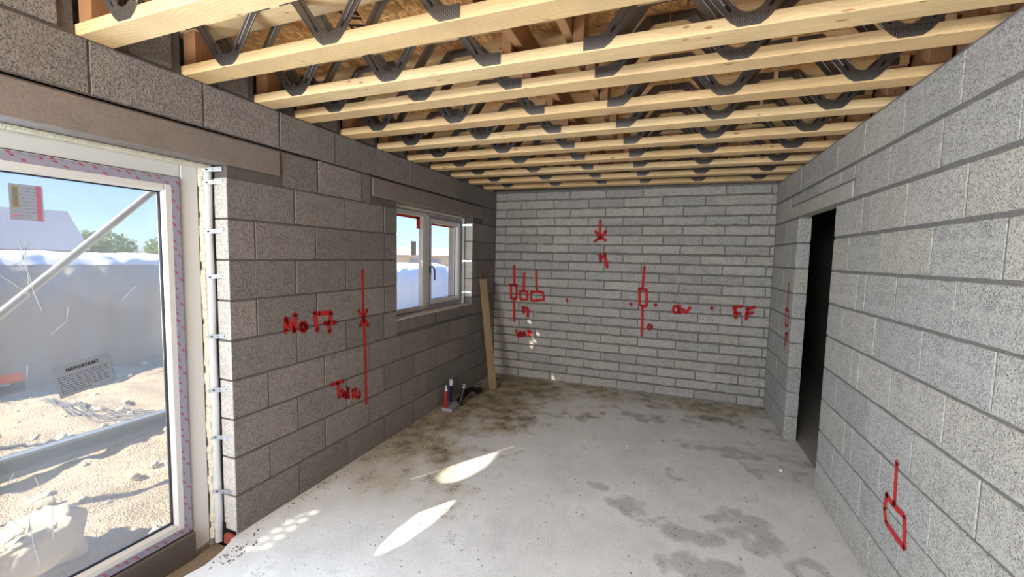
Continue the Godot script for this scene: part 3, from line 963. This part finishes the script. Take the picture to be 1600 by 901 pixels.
func glazed_door() -> void:
	var o := structure("door_1", "white plastic framed glazed door with printed protective tape and two paper stickers", "door")
	var x1 := -0.150
	surround("frame_bar", o, 3.742, 5.502, -0.045, 2.085, 0.088, -0.225, x1, M.upvc, 0.006)
	span("threshold", Vector3(-0.215, -0.075, 3.83), Vector3(-0.128, 0.075, 5.41), M.threshold, o, 0.006, 2)
	var n := 0
	for s in [[3.838, 4.622], [4.626, 5.408]]:
		var sash := Node3D.new()
		sash.name = "sash"
		o.add_child(sash, true)
		surround("sash_bar", sash, s[0], s[1], 0.082, 1.997, 0.072, -0.212, x1 + 0.010, M.upvc, 0.004)
		surround("taped_face", sash, s[0] + 0.003, s[1] - 0.003, 0.085, 1.994, 0.040, x1 + 0.008, x1 + 0.012, M.tape, 0.001)
		surround("glazing_bead", sash, s[0] + 0.046, s[1] - 0.046, 0.128, 1.951, 0.034, -0.180, x1 + 0.006, M.upvc, 0.010)
		surround("gasket", sash, s[0] + 0.078, s[1] - 0.078, 0.160, 1.919, 0.007, -0.182, -0.164, M.gasket, 0.001)
		surround("gasket", sash, s[0] - 0.004, s[1] + 0.004, 0.078, 2.001, 0.006, -0.200, x1 + 0.002, M.gasket, 0.001)
		span("pane", Vector3(-0.1735, 0.160, s[0] + 0.078), Vector3(-0.1734, 1.919, s[1] - 0.078), M.pane if n == 0 else M.clean_pane, sash, 0.00001)
		if n == 0:
			# the stickers on the glass
			var im := notice(256, 180, Color(0.52, 0.54, 0.57), Color(0.28, 0.30, 0.36), 62, 8)
			var q := QuadMesh.new()
			q.size = Vector2(0.194, 0.138)
			var b := Basis(Vector3(0, 0, -1), Vector3.UP, Vector3(1, 0, 0)) * Basis(Vector3(0, 0, 1), 0.172)
			var sm := textured(Color.WHITE, ImageTexture.create_from_image(im), null, 0, Vector3.ONE, 0.7)
			piece("sticker", q, sm, sash, Transform3D(b, Vector3(-0.1715, 1.058, 4.240))).set_meta("label", "grey notice headed IMPORTANT")
			var t := TextMesh.new()
			t.font = font()
			t.text = "IMPORTANT"
			t.font_size = 32
			t.pixel_size = 0.00062
			t.depth = 0.0006
			piece("sticker_heading", t, plain(Color(0.10, 0.10, 0.13), 0.8), sash, Transform3D(b, Vector3(-0.1705, 1.058, 4.240) + b * Vector3(0.0, 0.046, 0)))
			var i2 := notice(128, 190, Color(0.58, 0.60, 0.66), Color(0.46, 0.49, 0.58), 16, 9)
			i2.fill_rect(Rect2i(102, 0, 20, 190), Color(0.68, 0.40, 0.48))
			i2.fill_rect(Rect2i(10, 12, 26, 112), Color(0.58, 0.55, 0.30))
			i2.fill_rect(Rect2i(14, 18, 18, 100), Color(0.48, 0.46, 0.44))
			for y in 18:
				var wd := int(12.0 * (1.0 - absf(y - 9.0) / 9.0))
				i2.fill_rect(Rect2i(20 - wd, 158 + y, wd * 2 + 1, 1), Color(0.78, 0.45, 0.48))
			var q2 := QuadMesh.new()
			q2.size = Vector2(0.096, 0.142)
			piece("sticker", q2, textured(Color.WHITE, ImageTexture.create_from_image(i2), null, 0, Vector3.ONE, 0.7), sash, Transform3D(Basis(Vector3(0, 0, -1), Vector3.UP, Vector3(1, 0, 0)), Vector3(-0.1715, 1.802, 4.388))).set_meta("label", "paper label with a red stripe and yellow panel")
			strokes("film_crease", "pale creases in the film on the glass", "L", sash, [[4.392, 1.647, 4.419, 1.542], [4.396, 1.523, 4.385, 1.439, 4.363, 1.357], [4.475, 1.515, 4.395, 1.429], [4.283, 1.368, 4.29, 1.318], [4.286, 1.312, 4.342, 1.257], [4.417, 1.143, 4.42, 1.096], [4.443, 0.55, 4.435, 0.395, 4.418, 0.278], [4.37, 0.517, 4.375, 0.361], [4.488, 0.527, 4.458, 0.471], [4.036, 1.445, 4.09, 1.384], [4.475, 0.714, 4.489, 0.689], [4.417, 0.671, 4.409, 0.634, 4.413, 0.628], [4.42, 1.66, 4.40, 1.52], [4.40, 1.66, 4.398, 1.45]], 0.0045, M.crease, -0.171)
		n += 1
	# expanding foam squeezed out round the frame
	var st := begin()
	for k in 46:
		var y := -0.02 + k * 0.0455
		box(st, Vector3(-0.146 + rng.randf_range(-0.004, 0.004), y + 0.02, 3.722 + rng.randf_range(-0.004, 0.004)), Vector3(rng.randf_range(0.024, 0.042), rng.randf_range(0.05, 0.09), rng.randf_range(0.032, 0.044)), 0.012, 1)
	for k in 40:
		box(st, Vector3(-0.143, 2.080 + rng.randf_range(-0.004, 0.003), 3.74 + k * 0.045), Vector3(0.05, 0.018, 0.05), 0.006, 2)
	made("foam_bead", st, M.foam, o)
	for k in [[2.062, 0.05], [1.994, 0.1], [1.73, 0.1], [1.481, 0.16], [1.149, 0.08], [0.844, 0.12], [0.57, 0.08], [0.25, -0.03]]:
		strap(o, Vector3(-0.158, k[0] - k[1] * 0.06, 3.738), Vector3(-0.030, k[0] + k[1] * 0.06, 3.6935))
	span("packing_strip", Vector3(-0.15, 2.068, 3.70), Vector3(-0.098, 2.0875, 5.54), M.foam, o, 0.003, 2)
	# rough sill under the door and the damp course hanging out of the cavity
	var sl := structure("trim_1", "brown mortar covered sill under the glazed door", "sill")
	span("bed", Vector3(-0.33, -0.30, 3.70), Vector3(-0.04, -0.076, 5.55), M.sill, sl, 0.012, 2)
	span("bed", Vector3(-0.04, -0.30, 3.78), Vector3(0.10, -0.15, 5.55), M.sill, sl, 0.012, 2)
	var dp := thing("membrane", "black plastic membrane standing out of the cavity at the foot of the door reveal", "membrane")
	span("sheet", Vector3(-0.150, -0.16, 3.696), Vector3(-0.085, 0.055, 3.699), M.black_plastic, dp, 0.0005)
	span("sheet", Vector3(-0.088, -0.16, 3.694), Vector3(-0.004, 0.02, 3.697), M.black_plastic, dp, 0.0005)
	var chip := bar("brick_fragment", Vector3(-0.03, -0.02, 3.712), Vector3(0.07, 0.06, 0.03), M.brick_red, self, 0.008)
	tag(chip, "broken piece of red brick at the foot of the door reveal", "brick")
	# the pipe up the reveal
	var c := thing("conduit", "white plastic pipe strapped upright in the door reveal", "pipe")
	var pts := []
	for k in 24: pts.append(Vector3(-0.127 + 0.003 * sin(k * 0.9), -0.06 + k * 0.0925, 3.706))
	pipe("tube", pts, 0.021, M.white_plastic, c, 14)


func small_window() -> void:
	var o := structure("window_1", "small white two-light casement window with dark lever handle", "window")
	var x1 := -0.140
	surround("frame_bar", o, 0.705, 2.188, 1.026, 2.083, 0.050, -0.21, x1, M.upvc, 0.005)
	surround("taped_face", o, 0.708, 2.185, 1.029, 2.080, 0.030, x1 - 0.001, x1 + 0.001, M.tape, 0.0005)
	span("mullion", Vector3(-0.21, 1.076, 1.475), Vector3(x1, 2.033, 1.545), M.upvc, o, 0.005, 1)
	span("pane", Vector3(-0.1735, 1.076, 1.545), Vector3(-0.1734, 2.033, 2.138), M.light_pane, o, 0.00001)
	surround("glazing_bead", o, 1.545, 2.138, 1.076, 2.033, 0.024, -0.172, x1 + 0.002, M.upvc, 0.006)
	var sash := Node3D.new()
	sash.name = "sash"
	o.add_child(sash, true)
	surround("sash_bar", sash, 0.752, 1.478, 1.073, 2.036, 0.058, -0.20, x1 + 0.012, M.upvc, 0.005)
	surround("taped_face", sash, 0.755, 1.475, 1.076, 2.033, 0.028, x1 + 0.011, x1 + 0.014, M.tape, 0.0008)
	surround("gasket", sash, 0.748, 1.482, 1.069, 2.040, 0.005, -0.19, x1 + 0.003, M.gasket, 0.001)
	surround("glazing_bead", sash, 0.806, 1.424, 1.127, 1.982, 0.020, -0.172, x1 + 0.008, M.upvc, 0.006)
	surround("gasket", sash, 0.824, 1.406, 1.145, 1.964, 0.006, -0.176, -0.168, M.gasket, 0.001)
	span("pane", Vector3(-0.1735, 1.125, 0.805), Vector3(-0.1734, 1.985, 1.425), M.light_pane, sash, 0.00001)
	var h := begin()
	box(h, Vector3(x1 + 0.018, 1.47, 1.452), Vector3(0.014, 0.075, 0.028), 0.004, 1)
	tube(h, [Vector3(x1 + 0.02, 1.50, 1.452), Vector3(x1 + 0.045, 1.502, 1.448), Vector3(x1 + 0.052, 1.49, 1.432), Vector3(x1 + 0.05, 1.45, 1.415), Vector3(x1 + 0.048, 1.36, 1.408)], 0.009, 10)
	made("handle", h, plain(Color(0.25, 0.26, 0.28), 0.35, 0.6), sash)
	# remains of red tape and a paper label on the glass
	var rt := plain(Color(0.85, 0.22, 0.12), 0.6)
	span("tape_strip", Vector3(-0.172, 1.985, 1.58), Vector3(-0.1712, 2.012, 2.1), rt, o, 0.0001)
	span("tape_strip", Vector3(-0.172, 1.89, 1.569), Vector3(-0.1712, 2.012, 1.635), rt, o, 0.0001)
	span("tape_strip", Vector3(-0.172, 1.945, 0.86), Vector3(-0.1712, 1.966, 1.405), rt, sash, 0.0001)
	span("tape_strip", Vector3(-0.172, 1.78, 1.375), Vector3(-0.1712, 1.95, 1.405), rt, sash, 0.0001)
	span("sticker", Vector3(-0.172, 1.62, 1.64), Vector3(-0.171, 1.76, 1.73), plain(Color(0.85, 0.86, 0.88), 0.7), o, 0.0001).set_meta("label", "grey paper label")
	var st := begin()
	for k in 24: box(st, Vector3(-0.133 + rng.randf_range(-0.004, 0.004), 1.05 + k * 0.0435, 0.708 + rng.randf_range(-0.003, 0.002)), Vector3(0.03, 0.05, 0.022), 0.009, 1)
	made("foam_bead", st, M.foam, o)
	for k in [1.99, 1.56, 1.18]: strap(o, Vector3(-0.125, k, 0.733), Vector3(-0.010, k + 0.004, 0.7035))
	span("packing_strip", Vector3(-0.14, 2.066, 0.71), Vector3(-0.098, 2.087, 2.185), M.foam, o, 0.003, 2)
	var c := thing("conduit", "thin white pipe strapped upright in the small window's reveal", "pipe")
	pipe("tube", [Vector3(-0.112, 1.042, 0.718), Vector3(-0.112, 1.5, 0.716), Vector3(-0.112, 2.066, 0.718)], 0.012, M.white_plastic, c, 10)
	var s := structure("trim_2", "rough mortar bed on the cut blocks under the small window", "sill")
	span("bed", Vector3(-0.15, 1.000, 0.702), Vector3(-0.102, 1.028, 2.188), M.concrete, s, 0.004, 2)
	span("bed", Vector3(-0.138, 1.030, 0.702), Vector3(-0.002, 1.047, 2.188), M.mortar_and_lit_face, s, 0.005, 2)


func loose_things() -> void:
	# the board in the corner
	var o := thing("batten", "weathered timber board leaning upright in the corner by the end wall", "board", Vector3(0.30, 0, 0.69))
	var d := Vector3(-0.262, 1.328, -0.22)
	var y := d.normalized()
	var x := Vector3(0.62, 0.0, -0.78)
	x = (x - y * x.dot(y)).normalized()
	var st := begin()
	box(st, Vector3(0, d.length() / 2, 0), Vector3(0.094, d.length(), 0.022), 0.002, 1)
	piece("board", st.commit(), M.weathered, o, Transform3D(Basis(x, y, x.cross(y)), Vector3(0, 0.006, 0)))
	# pipes coming up through the floor by the glazed wall
	var base := thing("pipe_sleeve", "grey plastic tray round the pipes rising from the floor", "tray", Vector3(0.13, 0, 1.40))
	surround("rim", base, -0.13, 0.12, 0.0, 0.028, 0.008, -0.06, 0.06, M.tube, 0.001)
	span("bed", Vector3(-0.056, 0.0, -0.124), Vector3(0.056, 0.012, 0.112), M.threshold, base, 0.002)
	var r := thing("red_pipe", "red lagged pipe with a white capped end standing by the glazed wall", "pipe", Vector3(0.10, 0, 1.50))
	pipe("lagging", [Vector3(0.0, 0.012, 0), Vector3(0.004, 0.12, -0.005), Vector3(0.006, 0.205, -0.01)], 0.019, M.red_plastic, r)
	pipe("cap", [Vector3(0.006, 0.205, -0.01), Vector3(0.006, 0.225, -0.01)], 0.017, M.white_plastic, r)
	pipe("tail", [Vector3(0.006, 0.225, -0.01), Vector3(0.007, 0.262, -0.012)], 0.010, M.white_plastic, r)
	var b := thing("blue_pipe", "dark blue pipe with a white cap standing closest to the glazed wall", "pipe", Vector3(0.045, 0, 1.28))
	pipe("lagging", [Vector3(0, 0, 0), Vector3(0, 0.10, 0), Vector3(0.004, 0.20, 0)], 0.016, M.blue_plastic, b)
	pipe("cap", [Vector3(0.004, 0.20, 0), Vector3(0.005, 0.265, 0)], 0.020, M.white_plastic, b)
	var k := thing("black_pipe", "stout black pipe with bright metal fitting, leaning among the floor pipes", "pipe", Vector3(0.20, 0, 1.32))
	pipe("lagging", [Vector3(-0.01, 0.012, 0.02), Vector3(0.0, 0.10, 0.0), Vector3(0.01, 0.19, -0.03)], 0.022, M.black_plastic, k)
	pipe("fitting", [Vector3(0.01, 0.19, -0.03), Vector3(0.011, 0.215, -0.034)], 0.013, M.galvanised, k, 10)
	pipe("valve_arm", [Vector3(-0.012, 0.228, -0.034), Vector3(0.034, 0.228, -0.034)], 0.006, M.galvanised, k, 8)
	var c := thing("flexible_duct", "ribbed black flexible duct looped on the floor behind the pipes", "duct", Vector3(0.13, 0, 1.1))
	var pts := []
	for i in 60:
		var t := i / 59.0
		pts.append(Vector3(0.02 + 0.06 * sin(t * 2.6), 0.035 + 0.085 * sin(minf(t * 1.25, 1.0) * PI), 0.20 - 0.48 * t))
	st = begin()
	for i in pts.size() - 1: tube(st, [pts[i], pts[i + 1]], 0.030 if i % 2 else 0.026, 12)
	made("hose", st, M.black_plastic, c)
	# crumbs of mortar and grit
	for q in [[3.131, 1.572, 0.014, "white"], [1.971, 1.606, 0.009, "pale"]]:
		var p := begin()
		box(p, Vector3(q[0], q[2] / 2, q[1]), Vector3(q[2] * 1.6, q[2], q[2] * 1.2), q[2] * 0.3)
		tag(made("mortar_lump", p, M.white_sheet, self), q[3] + " lump of mortar lying on the floor " + ("near the doorway" if q[3] == "white" else "in the middle of the room"), "debris")
	var mm := MultiMesh.new()
	mm.transform_format = MultiMesh.TRANSFORM_3D
	var g := begin()
	box(g, Vector3.ZERO, Vector3(1, 0.7, 0.8), 0.25)
	mm.mesh = g.commit()
	mm.instance_count = 420
	for i in 420:
		var s := rng.randf_range(0.003, 0.009)
		var at := Vector3(rng.randf_range(0.03, 3.2), 0, rng.randf_range(0.05, 5.0))
		if i < 150: at = Vector3(0.02 + absf(rng.randfn(0.0, 0.06)), 0, rng.randf_range(0.2, 3.7))
		elif i < 210: at = Vector3(0.10 + rng.randfn(0.0, 0.025), 0, 3.80 + rng.randfn(0, 0.08))
		if at.x < 0.012: at.x = 0.012
		if at.x < 0.09 and at.z > 3.69: at.x += 0.09
		mm.set_instance_transform(i, Transform3D(Basis.from_euler(Vector3(rng.randf(), rng.randf() * 6.0, rng.randf())).scaled(Vector3.ONE * s), at + Vector3(0, s * 0.3, 0)))
	var gr := MultiMeshInstance3D.new()
	gr.name = "grit"
	gr.multimesh = mm
	gr.material_override = plain(Color(0.27, 0.25, 0.23), 0.9)
	add_child(gr)
	tag(gr, "dark grit and crumbs scattered over the screed floor", "grit", "", "stuff")


func outside() -> void:
	# ground: rough sandy soil close to the house, flat beyond
	var hn := FastNoiseLite.new()
	hn.seed = 5
	hn.frequency = 0.55
	hn.fractal_octaves = 4
	var fine := FastNoiseLite.new()
	fine.seed = 9
	fine.frequency = 2.6
	fine.fractal_octaves = 3
	var nx := 150
	var nz := 190
	var st := begin()
	var high := func(x: float, z: float) -> float:
		var far := clampf((-x - 0.4) / 3.0, 0.3, 1.0)
		return -0.17 + hn.get_noise_2d(x, z) * 0.10 * far + fine.get_noise_2d(x, z) * 0.06 + fine.get_noise_2d(x * 3.7 + 40.0, z * 3.7) * 0.035
	for i in nx + 1:
		for j in nz + 1:
			var x := -0.34 - 11.0 * pow(i / float(nx), 1.5)
			var z := -8.0 + 18.0 * j / nz
			st.set_smooth_group(0)
			st.set_uv(Vector2(x, z))
			st.add_vertex(Vector3(x, high.call(x, z), z))
	for i in nx:
		for j in nz:
			var a := i * (nz + 1) + j
			for k in [a, a + 1, a + nz + 2, a, a + nz + 2, a + nz + 1]: st.add_index(k)
	st.generate_normals()
	var g := made("ground", st, M.soil, self)
	g.name = "ground"
	tag(g, "rough pale sandy soil outside the glazed door", "ground", "", "structure")
	for k in [[-60.0, 0.0, 97.2, 140.0], [44.0, 30.0, 90.0, 44.6]]:
		var f := bar("ground_far", Vector3(k[0], -0.40, k[1]), Vector3(k[2], 0.2, k[3]), M.soil, self, 0.01)
		f.name = numbered("ground_far")
		tag(f, "flat bare ground reaching away from the house" if k[0] < 0 else "flat bare ground behind the room", "ground", "", "structure")
	# stones lying about
	var mm := MultiMesh.new()
	mm.transform_format = MultiMesh.TRANSFORM_3D
	mm.mesh = boulder(Vector3(0.5, 0.32, 0.42), 9, 6, 2)
	mm.instance_count = 1800
	for i in 1800:
		var s := 0.012 + 0.09 * pow(rng.randf(), 5.0)
		var x := -0.5 - 6.0 * pow(rng.randf(), 1.4)
		var z := rng.randf_range(-3.0, 6.5)
		mm.set_instance_transform(i, Transform3D(Basis.from_euler(Vector3(rng.randfn(0, 0.3), rng.randf() * 6.0, rng.randfn(0, 0.3))).scaled(Vector3.ONE * s), Vector3(x, high.call(x, z) + s * 0.15, z)))
	var ru := MultiMeshInstance3D.new()
	ru.name = "rubble"
	ru.multimesh = mm
	ru.material_override = M.stone
	add_child(ru)
	tag(ru, "pale stones and clods strewn over the soil outside", "rubble", "", "stuff")
	var lump := piece("stone_block", boulder(Vector3(0.16, 0.15, 0.20), 20, 14, 4), M.stone, self, Transform3D(Basis(), Vector3(-0.98, -0.04, 4.16)))
	tag(lump, "pale stone block lying close outside the glazed door", "stone")
	# cables and a twist of plastic netting lying on the soil
	var lay := func(l: Array, lift: float) -> Array:
		var out := []
		for i in l.size() - 1:
			for k in 8:
				var q: Vector2 = l[i].lerp(l[i + 1], k / 8.0)
				out.append(Vector3(q.x, high.call(q.x, q.y) + lift, q.y))
		return out
	for l in [["pale cable lying on the soil beyond the steel channel, farther of two", [Vector2(-3.35, 4.2), Vector2(-3.06, 3.584), Vector2(-2.907, 3.283), Vector2(-2.744, 2.947), Vector2(-2.55, 2.4)]], ["pale cable lying on the soil close behind the steel channel", [Vector2(-2.95, 4.3), Vector2(-2.833, 3.66), Vector2(-2.80, 3.449), Vector2(-2.76, 3.185), Vector2(-2.6, 2.7)]]]:
		var cb := thing("cable", l[0], "cable", Vector3.ZERO, "cables on the soil")
		pipe("sheath", lay.call(l[1], 0.012), 0.016, plain(Color(0.42, 0.43, 0.46), 0.7), cb, 8)
	var net := thing("netting", "grey twist of plastic netting lying on the sunlit soil before the heap", "netting")
	for k in 9:
		var dz := rng.randf_range(-0.16, 0.16)
		var pts := []
		for q in [Vector2(-4.27, 2.80), Vector2(-3.9, 2.79), Vector2(-3.5, 2.80 + dz * 0.5), Vector2(-3.2, 2.68 + dz), Vector2(-2.72, 2.48 + dz * 1.6)]:
			pts.append(Vector2(q.x + rng.randf_range(-0.05, 0.05), q.y + dz * 0.4))
		pipe("strand", lay.call(pts, 0.01 + 0.004 * k), 0.006, plain(Color(0.40, 0.40, 0.42), 0.8), net, 6)
	# steel channel lying along the house
	var ch := thing("channel", "long grey steel channel lying on the soil outside the glazed door", "beam", Vector3(-2.42, -0.15, 3.2))
	span("web_plate", Vector3(-0.035, 0.0, -3.2), Vector3(-0.02, 0.17, 3.0), plain(Color(0.24, 0.28, 0.32), 0.6), ch, 0.002, 2)
	span("flange", Vector3(-0.035, 0.145, -3.2), Vector3(0.05, 0.17, 3.0), plain(Color(0.46, 0.51, 0.56), 0.5), ch, 0.004, 2)
	span("flange", Vector3(-0.035, 0.0, -3.2), Vector3(0.07, 0.055, 3.0), plain(Color(0.40, 0.45, 0.50), 0.5), ch, 0.012, 2)
	# heaps under plastic sheet
	heap("sheeted_heap", "long heap of materials under grey plastic sheet with a white top beyond the glazed door", Vector3(-6.6, -0.2, 2.4), Vector3(2.2, 1.72, 4.8), M.polythene, 3)
	heap("white_heap", "white sheeted heap seen through the small window", Vector3(-6.4, -0.2, -6.4), Vector3(2.4, 1.52, 5.6), M.white_sheet, 8)
	# scaffold beside the house: unseen deck added to block and shape the sun
	scaffold()
	# what stands beyond
	house("grey slate roofed house far beyond the sheeted heap", Vector3(-30.0, 0, -4.0), Vector3(9, 1.9, 7), 2.0, M.render_coat, M.slate, -0.25)
	house("brick house low on the skyline past the white heap", Vector3(-30.0, 0, -38.0), Vector3(8, 1.95, 22), 0.9, M.far_brick, M.pale_slate, -0.5)
	for k in [[-40.0, -12.6, 3.1, "rounded green tree beside the far slate roof"], [-47.0, -17.8, 3.3, "spreading green tree in the middle of the skyline"], [-52.0, -26.0, 3.2, "paler tree at the end of the skyline"]]:
		tree(Vector3(k[0], -0.3, k[1]), k[2], k[3])


func heap(called: String, label: String, at: Vector3, size: Vector3, mat: Material, sd: int) -> void:
	var o := thing(called, label, "heap", at)
	var n := FastNoiseLite.new()
	n.seed = sd
	n.frequency = 0.8
	n.fractal_octaves = 4
	var st := begin()
	var top := begin()
	var k := 48
	for part in [st, top]:
		for i in k + 1:
			for j in k + 1:
				var u := i * 2.0 / k - 1.0
				var v := j * 2.0 / k - 1.0
				var fall := (1.0 - pow(absf(u), 6.0)) * (1.0 - pow(absf(v), 8.0))
				var y := size.y * pow(fall, 0.35) * (1.0 + n.get_noise_2d(u * 1.2, v * 2.0) * 0.05)
				var p := Vector3(u * size.x / 2 + n.get_noise_2d(v * 9.0, y * 3.0) * 0.10 + n.get_noise_2d(v * 31.0 + y * 5.0, y * 4.0 - v * 9.0) * 0.06, y, v * size.z / 2)
				if part == top: p += Vector3(0, 0.015, 0)
				part.set_smooth_group(0)
				part.set_uv(Vector2(p.x, p.z))
				part.add_vertex(p)
		for i in k:
			for j in k:
				if part == top and (absi(i - k / 2) > 18 or absi(j - k / 2) > 22): continue
				var a := i * (k + 1) + j
				for q in [a, a + k + 2, a + 1, a, a + k + 1, a + k + 2]: part.add_index(q)
		part.generate_normals()
	made("sheet", st, mat, o)
	if called == "sheeted_heap": made("top_sheet", top, M.white_sheet, o)


func scaffold() -> void:
	var o := thing("scaffold", "tube scaffold beside the house with a slanting brace and an added unseen deck that blocks the sun", "scaffold")
	var y := 2.45
	pipe("brace", [Vector3(-2.0, -0.2, 5.20), Vector3(-2.0, 3.3, 1.80)], 0.028, M.tube, o)
	for k in [[-0.5, 2.4], [-1.78, 2.4], [-0.5, 6.5], [-1.78, 6.5], [-0.5, 8.1], [-1.78, 8.1]]:
		pipe("standard", [Vector3(k[0], -0.22, k[1]), Vector3(k[0], 3.4, k[1])], 0.024, M.tube, o)
	for z in [2.45, 6.55, 8.05]: pipe("transom", [Vector3(-2.3, y - 0.03, z), Vector3(-0.36, y - 0.03, z)], 0.024, M.tube, o)
	for b in [[-1.86, -1.705], [-1.70, -1.558], [-0.395, -0.185]]:
		span("sun_block_plank", Vector3(b[0], y, 0.7), Vector3(b[1], y + 0.038, 8.6), M.weathered, o, 0.002, 2)  # unseen planks added to keep the sun off the windows
	# unseen sheet added, its gaps shaped to cast the floor sun patches
	var drop := y / 1.5
	var sun_gaps := [
		[[0.833, 3.529], [0.817, 3.44], [0.815, 3.329], [0.831, 3.218], [0.847, 3.062], [0.902, 2.931], [0.975, 2.889], [0.985, 3.021], [0.965, 3.171], [0.937, 3.281], [0.911, 3.39], [0.871, 3.471]],
		[[0.718, 2.723], [0.707, 2.599], [0.746, 2.483], [0.869, 2.31], [0.982, 2.142], [0.992, 2.351], [0.978, 2.458], [0.933, 2.597], [0.872, 2.712], [0.794, 2.767]]]
	# a gap shaped to send sun onto the door reveal
	var split := []
	for t in [0.42, 0.75, 1.08]: split.append([0.003 - t + drop, 3.69 + 1.6 * (t - drop)])
	for t in [1.08, 0.75, 0.42]: split.append([-0.088 - t + drop, 3.69 + 1.6 * (t - drop)])
	sun_gaps.append(split)
	var sheet := CSGCombiner3D.new()
	sheet.name = "sun_block_sheet"
	o.add_child(sheet, true)
	var body := CSGBox3D.new()
	body.name = "sheet"
	body.size = Vector3(0.90, 0.012, 7.9)
	body.position = Vector3(-0.85, y + 0.006, 4.65)
	body.material = M.weathered
	sheet.add_child(body)
	for t in sun_gaps:
		var p := CSGPolygon3D.new()
		p.name = "sun_gap"
		var pts := PackedVector2Array()
		for q in t: pts.append(Vector2(q[0] - drop, -(q[1] + 1.6 * drop)))
		p.polygon = pts
		p.depth = 0.4
		p.rotation.x = -PI / 2
		p.position.y = y + 0.2
		p.operation = CSGShape3D.OPERATION_SUBTRACTION
		p.material = M.weathered
		sheet.add_child(p, true)
	# holes added to throw sun spots on the end wall and the reveal
	for s in [[0.518, 0.896], [0.555, 0.83], [0.512, 0.758], [0.539, 0.578], [0.633, 0.604], [0.591, 0.505], [0.547, 0.475], [0.548, 0.423], [0.833, 0.09], [0.861, 0.033]]:
		var t: float = (y - s[1]) / 1.5
		round_hole(sheet, s[0] - t, 1.6 * t, 0.028, y)
	var steel := CSGCombiner3D.new()
	steel.name = "sun_dot_sheet"  # unseen sheet added so its holes cast sun dots on the floor
	o.add_child(steel, true)
	var sb := CSGBox3D.new()
	sb.name = "sheet"
	sb.size = Vector3(0.25, 0.004, 7.9)
	sb.position = Vector3(-1.43, y + 0.006, 4.65)
	sb.material = M.galvanised
	steel.add_child(sb)
	for k in 5:
		round_hole(steel, 0.170 - drop, 3.75 - k * 0.083 + 1.6 * drop, 0.023, y)
		round_hole(steel, 0.231 - drop, 3.705 - k * 0.083 + 1.6 * drop, 0.023, y)
	# guard tube with coloured foam at its end
	var c := pl_tube()
	pipe("ledger", [c, c + Vector3(-0.02, -0.03, 2.6)], 0.024, M.tube, o)
	pipe("foam_sleeve", [c + Vector3(0.004, 0.024, -0.04), c + Vector3(0.001, 0.02, 0.45)], 0.024, M.orange_plastic, o)
	pipe("foam_sleeve", [c + Vector3(0, -0.018, -0.045), c + Vector3(-0.003, -0.022, 0.45)], 0.030, M.blue_plastic, o)


func pl_tube() -> Vector3:
	return Vector3(-0.60, 0.985, 4.33)


func round_hole(parent: Node3D, x: float, z: float, r: float, y: float) -> void:
	var c := CSGCylinder3D.new()
	c.name = "hole"
	c.radius = r
	c.height = 0.2
	c.sides = 12
	c.position = Vector3(x, y, z)
	c.operation = CSGShape3D.OPERATION_SUBTRACTION
	parent.add_child(c, true)


func house(label: String, at: Vector3, size: Vector3, rise: float, wall: Material, roof: Material, turn: float) -> void:
	var o := thing("house", label, "house", at + Vector3(0, -0.3, 0))
	o.rotation.y = turn
	var hx := size.x / 2
	var hz := size.z / 2
	bar("wall", Vector3(0, size.y / 2, 0), size, wall, o, 0.02)
	var st := begin()
	var e := 0.4
	for s in [-1.0, 1.0]:
		var n := Vector3(s * rise, hx, 0).normalized()
		face(st, [Vector3(s * (hx + e), size.y - 0.1, -hz - e), Vector3(s * (hx + e), size.y - 0.1, hz + e), Vector3(0, size.y + rise, hz + e), Vector3(0, size.y + rise, -hz - e)], n, 2)
		face(st, [Vector3(-hx - e, size.y - 0.1, s * (hz + e)), Vector3(hx + e, size.y - 0.1, s * (hz + e)), Vector3(0, size.y + rise, s * (hz + e))], Vector3(0, 0, s))
	face(st, [Vector3(-hx - e, size.y - 0.1, -hz - e), Vector3(hx + e, size.y - 0.1, -hz - e), Vector3(hx + e, size.y - 0.1, hz + e), Vector3(-hx - e, size.y - 0.1, hz + e)], Vector3.DOWN)
	made("roof", st, roof, o)
	var k := -hz + 1.2
	while k < hz - 0.8:
		bar("window", Vector3(hx + 0.03, size.y * 0.55, k), Vector3(0.08, size.y * 0.42, 1.1), M.glass_dark if wall == M.render_coat else M.pale_glass, o, 0.01)
		k += 3.0


func tree(at: Vector3, size: float, label: String) -> void:
	var o := thing("tree", label, "tree", at, "trees on the skyline")
	pipe("trunk", [Vector3.ZERO, Vector3(0.1, size * 0.5, 0), Vector3(0.0, size * 0.8, 0.1)], 0.12, M.bark, o, 8)
	var st := begin()
	for i in 1500:
		var d := Vector3(rng.randfn(), rng.randfn(), rng.randfn()).normalized()
		var r := pow(rng.randf(), 0.4)
		var p := Vector3(0, size * 0.62, 0) + d * r * Vector3(size * 0.62, size * 0.45, size * 0.75)
		var b := Basis.from_euler(Vector3(rng.randf() * 6.0, rng.randf() * 6.0, rng.randf() * 6.0))
		var s := rng.randf_range(0.12, 0.25)
		face(st, [p + b.x * s, p + b.y * s * 0.6, p - b.x * s, p - b.y * s * 0.6], b.z)
	made("crown", st, M.leaf, o)
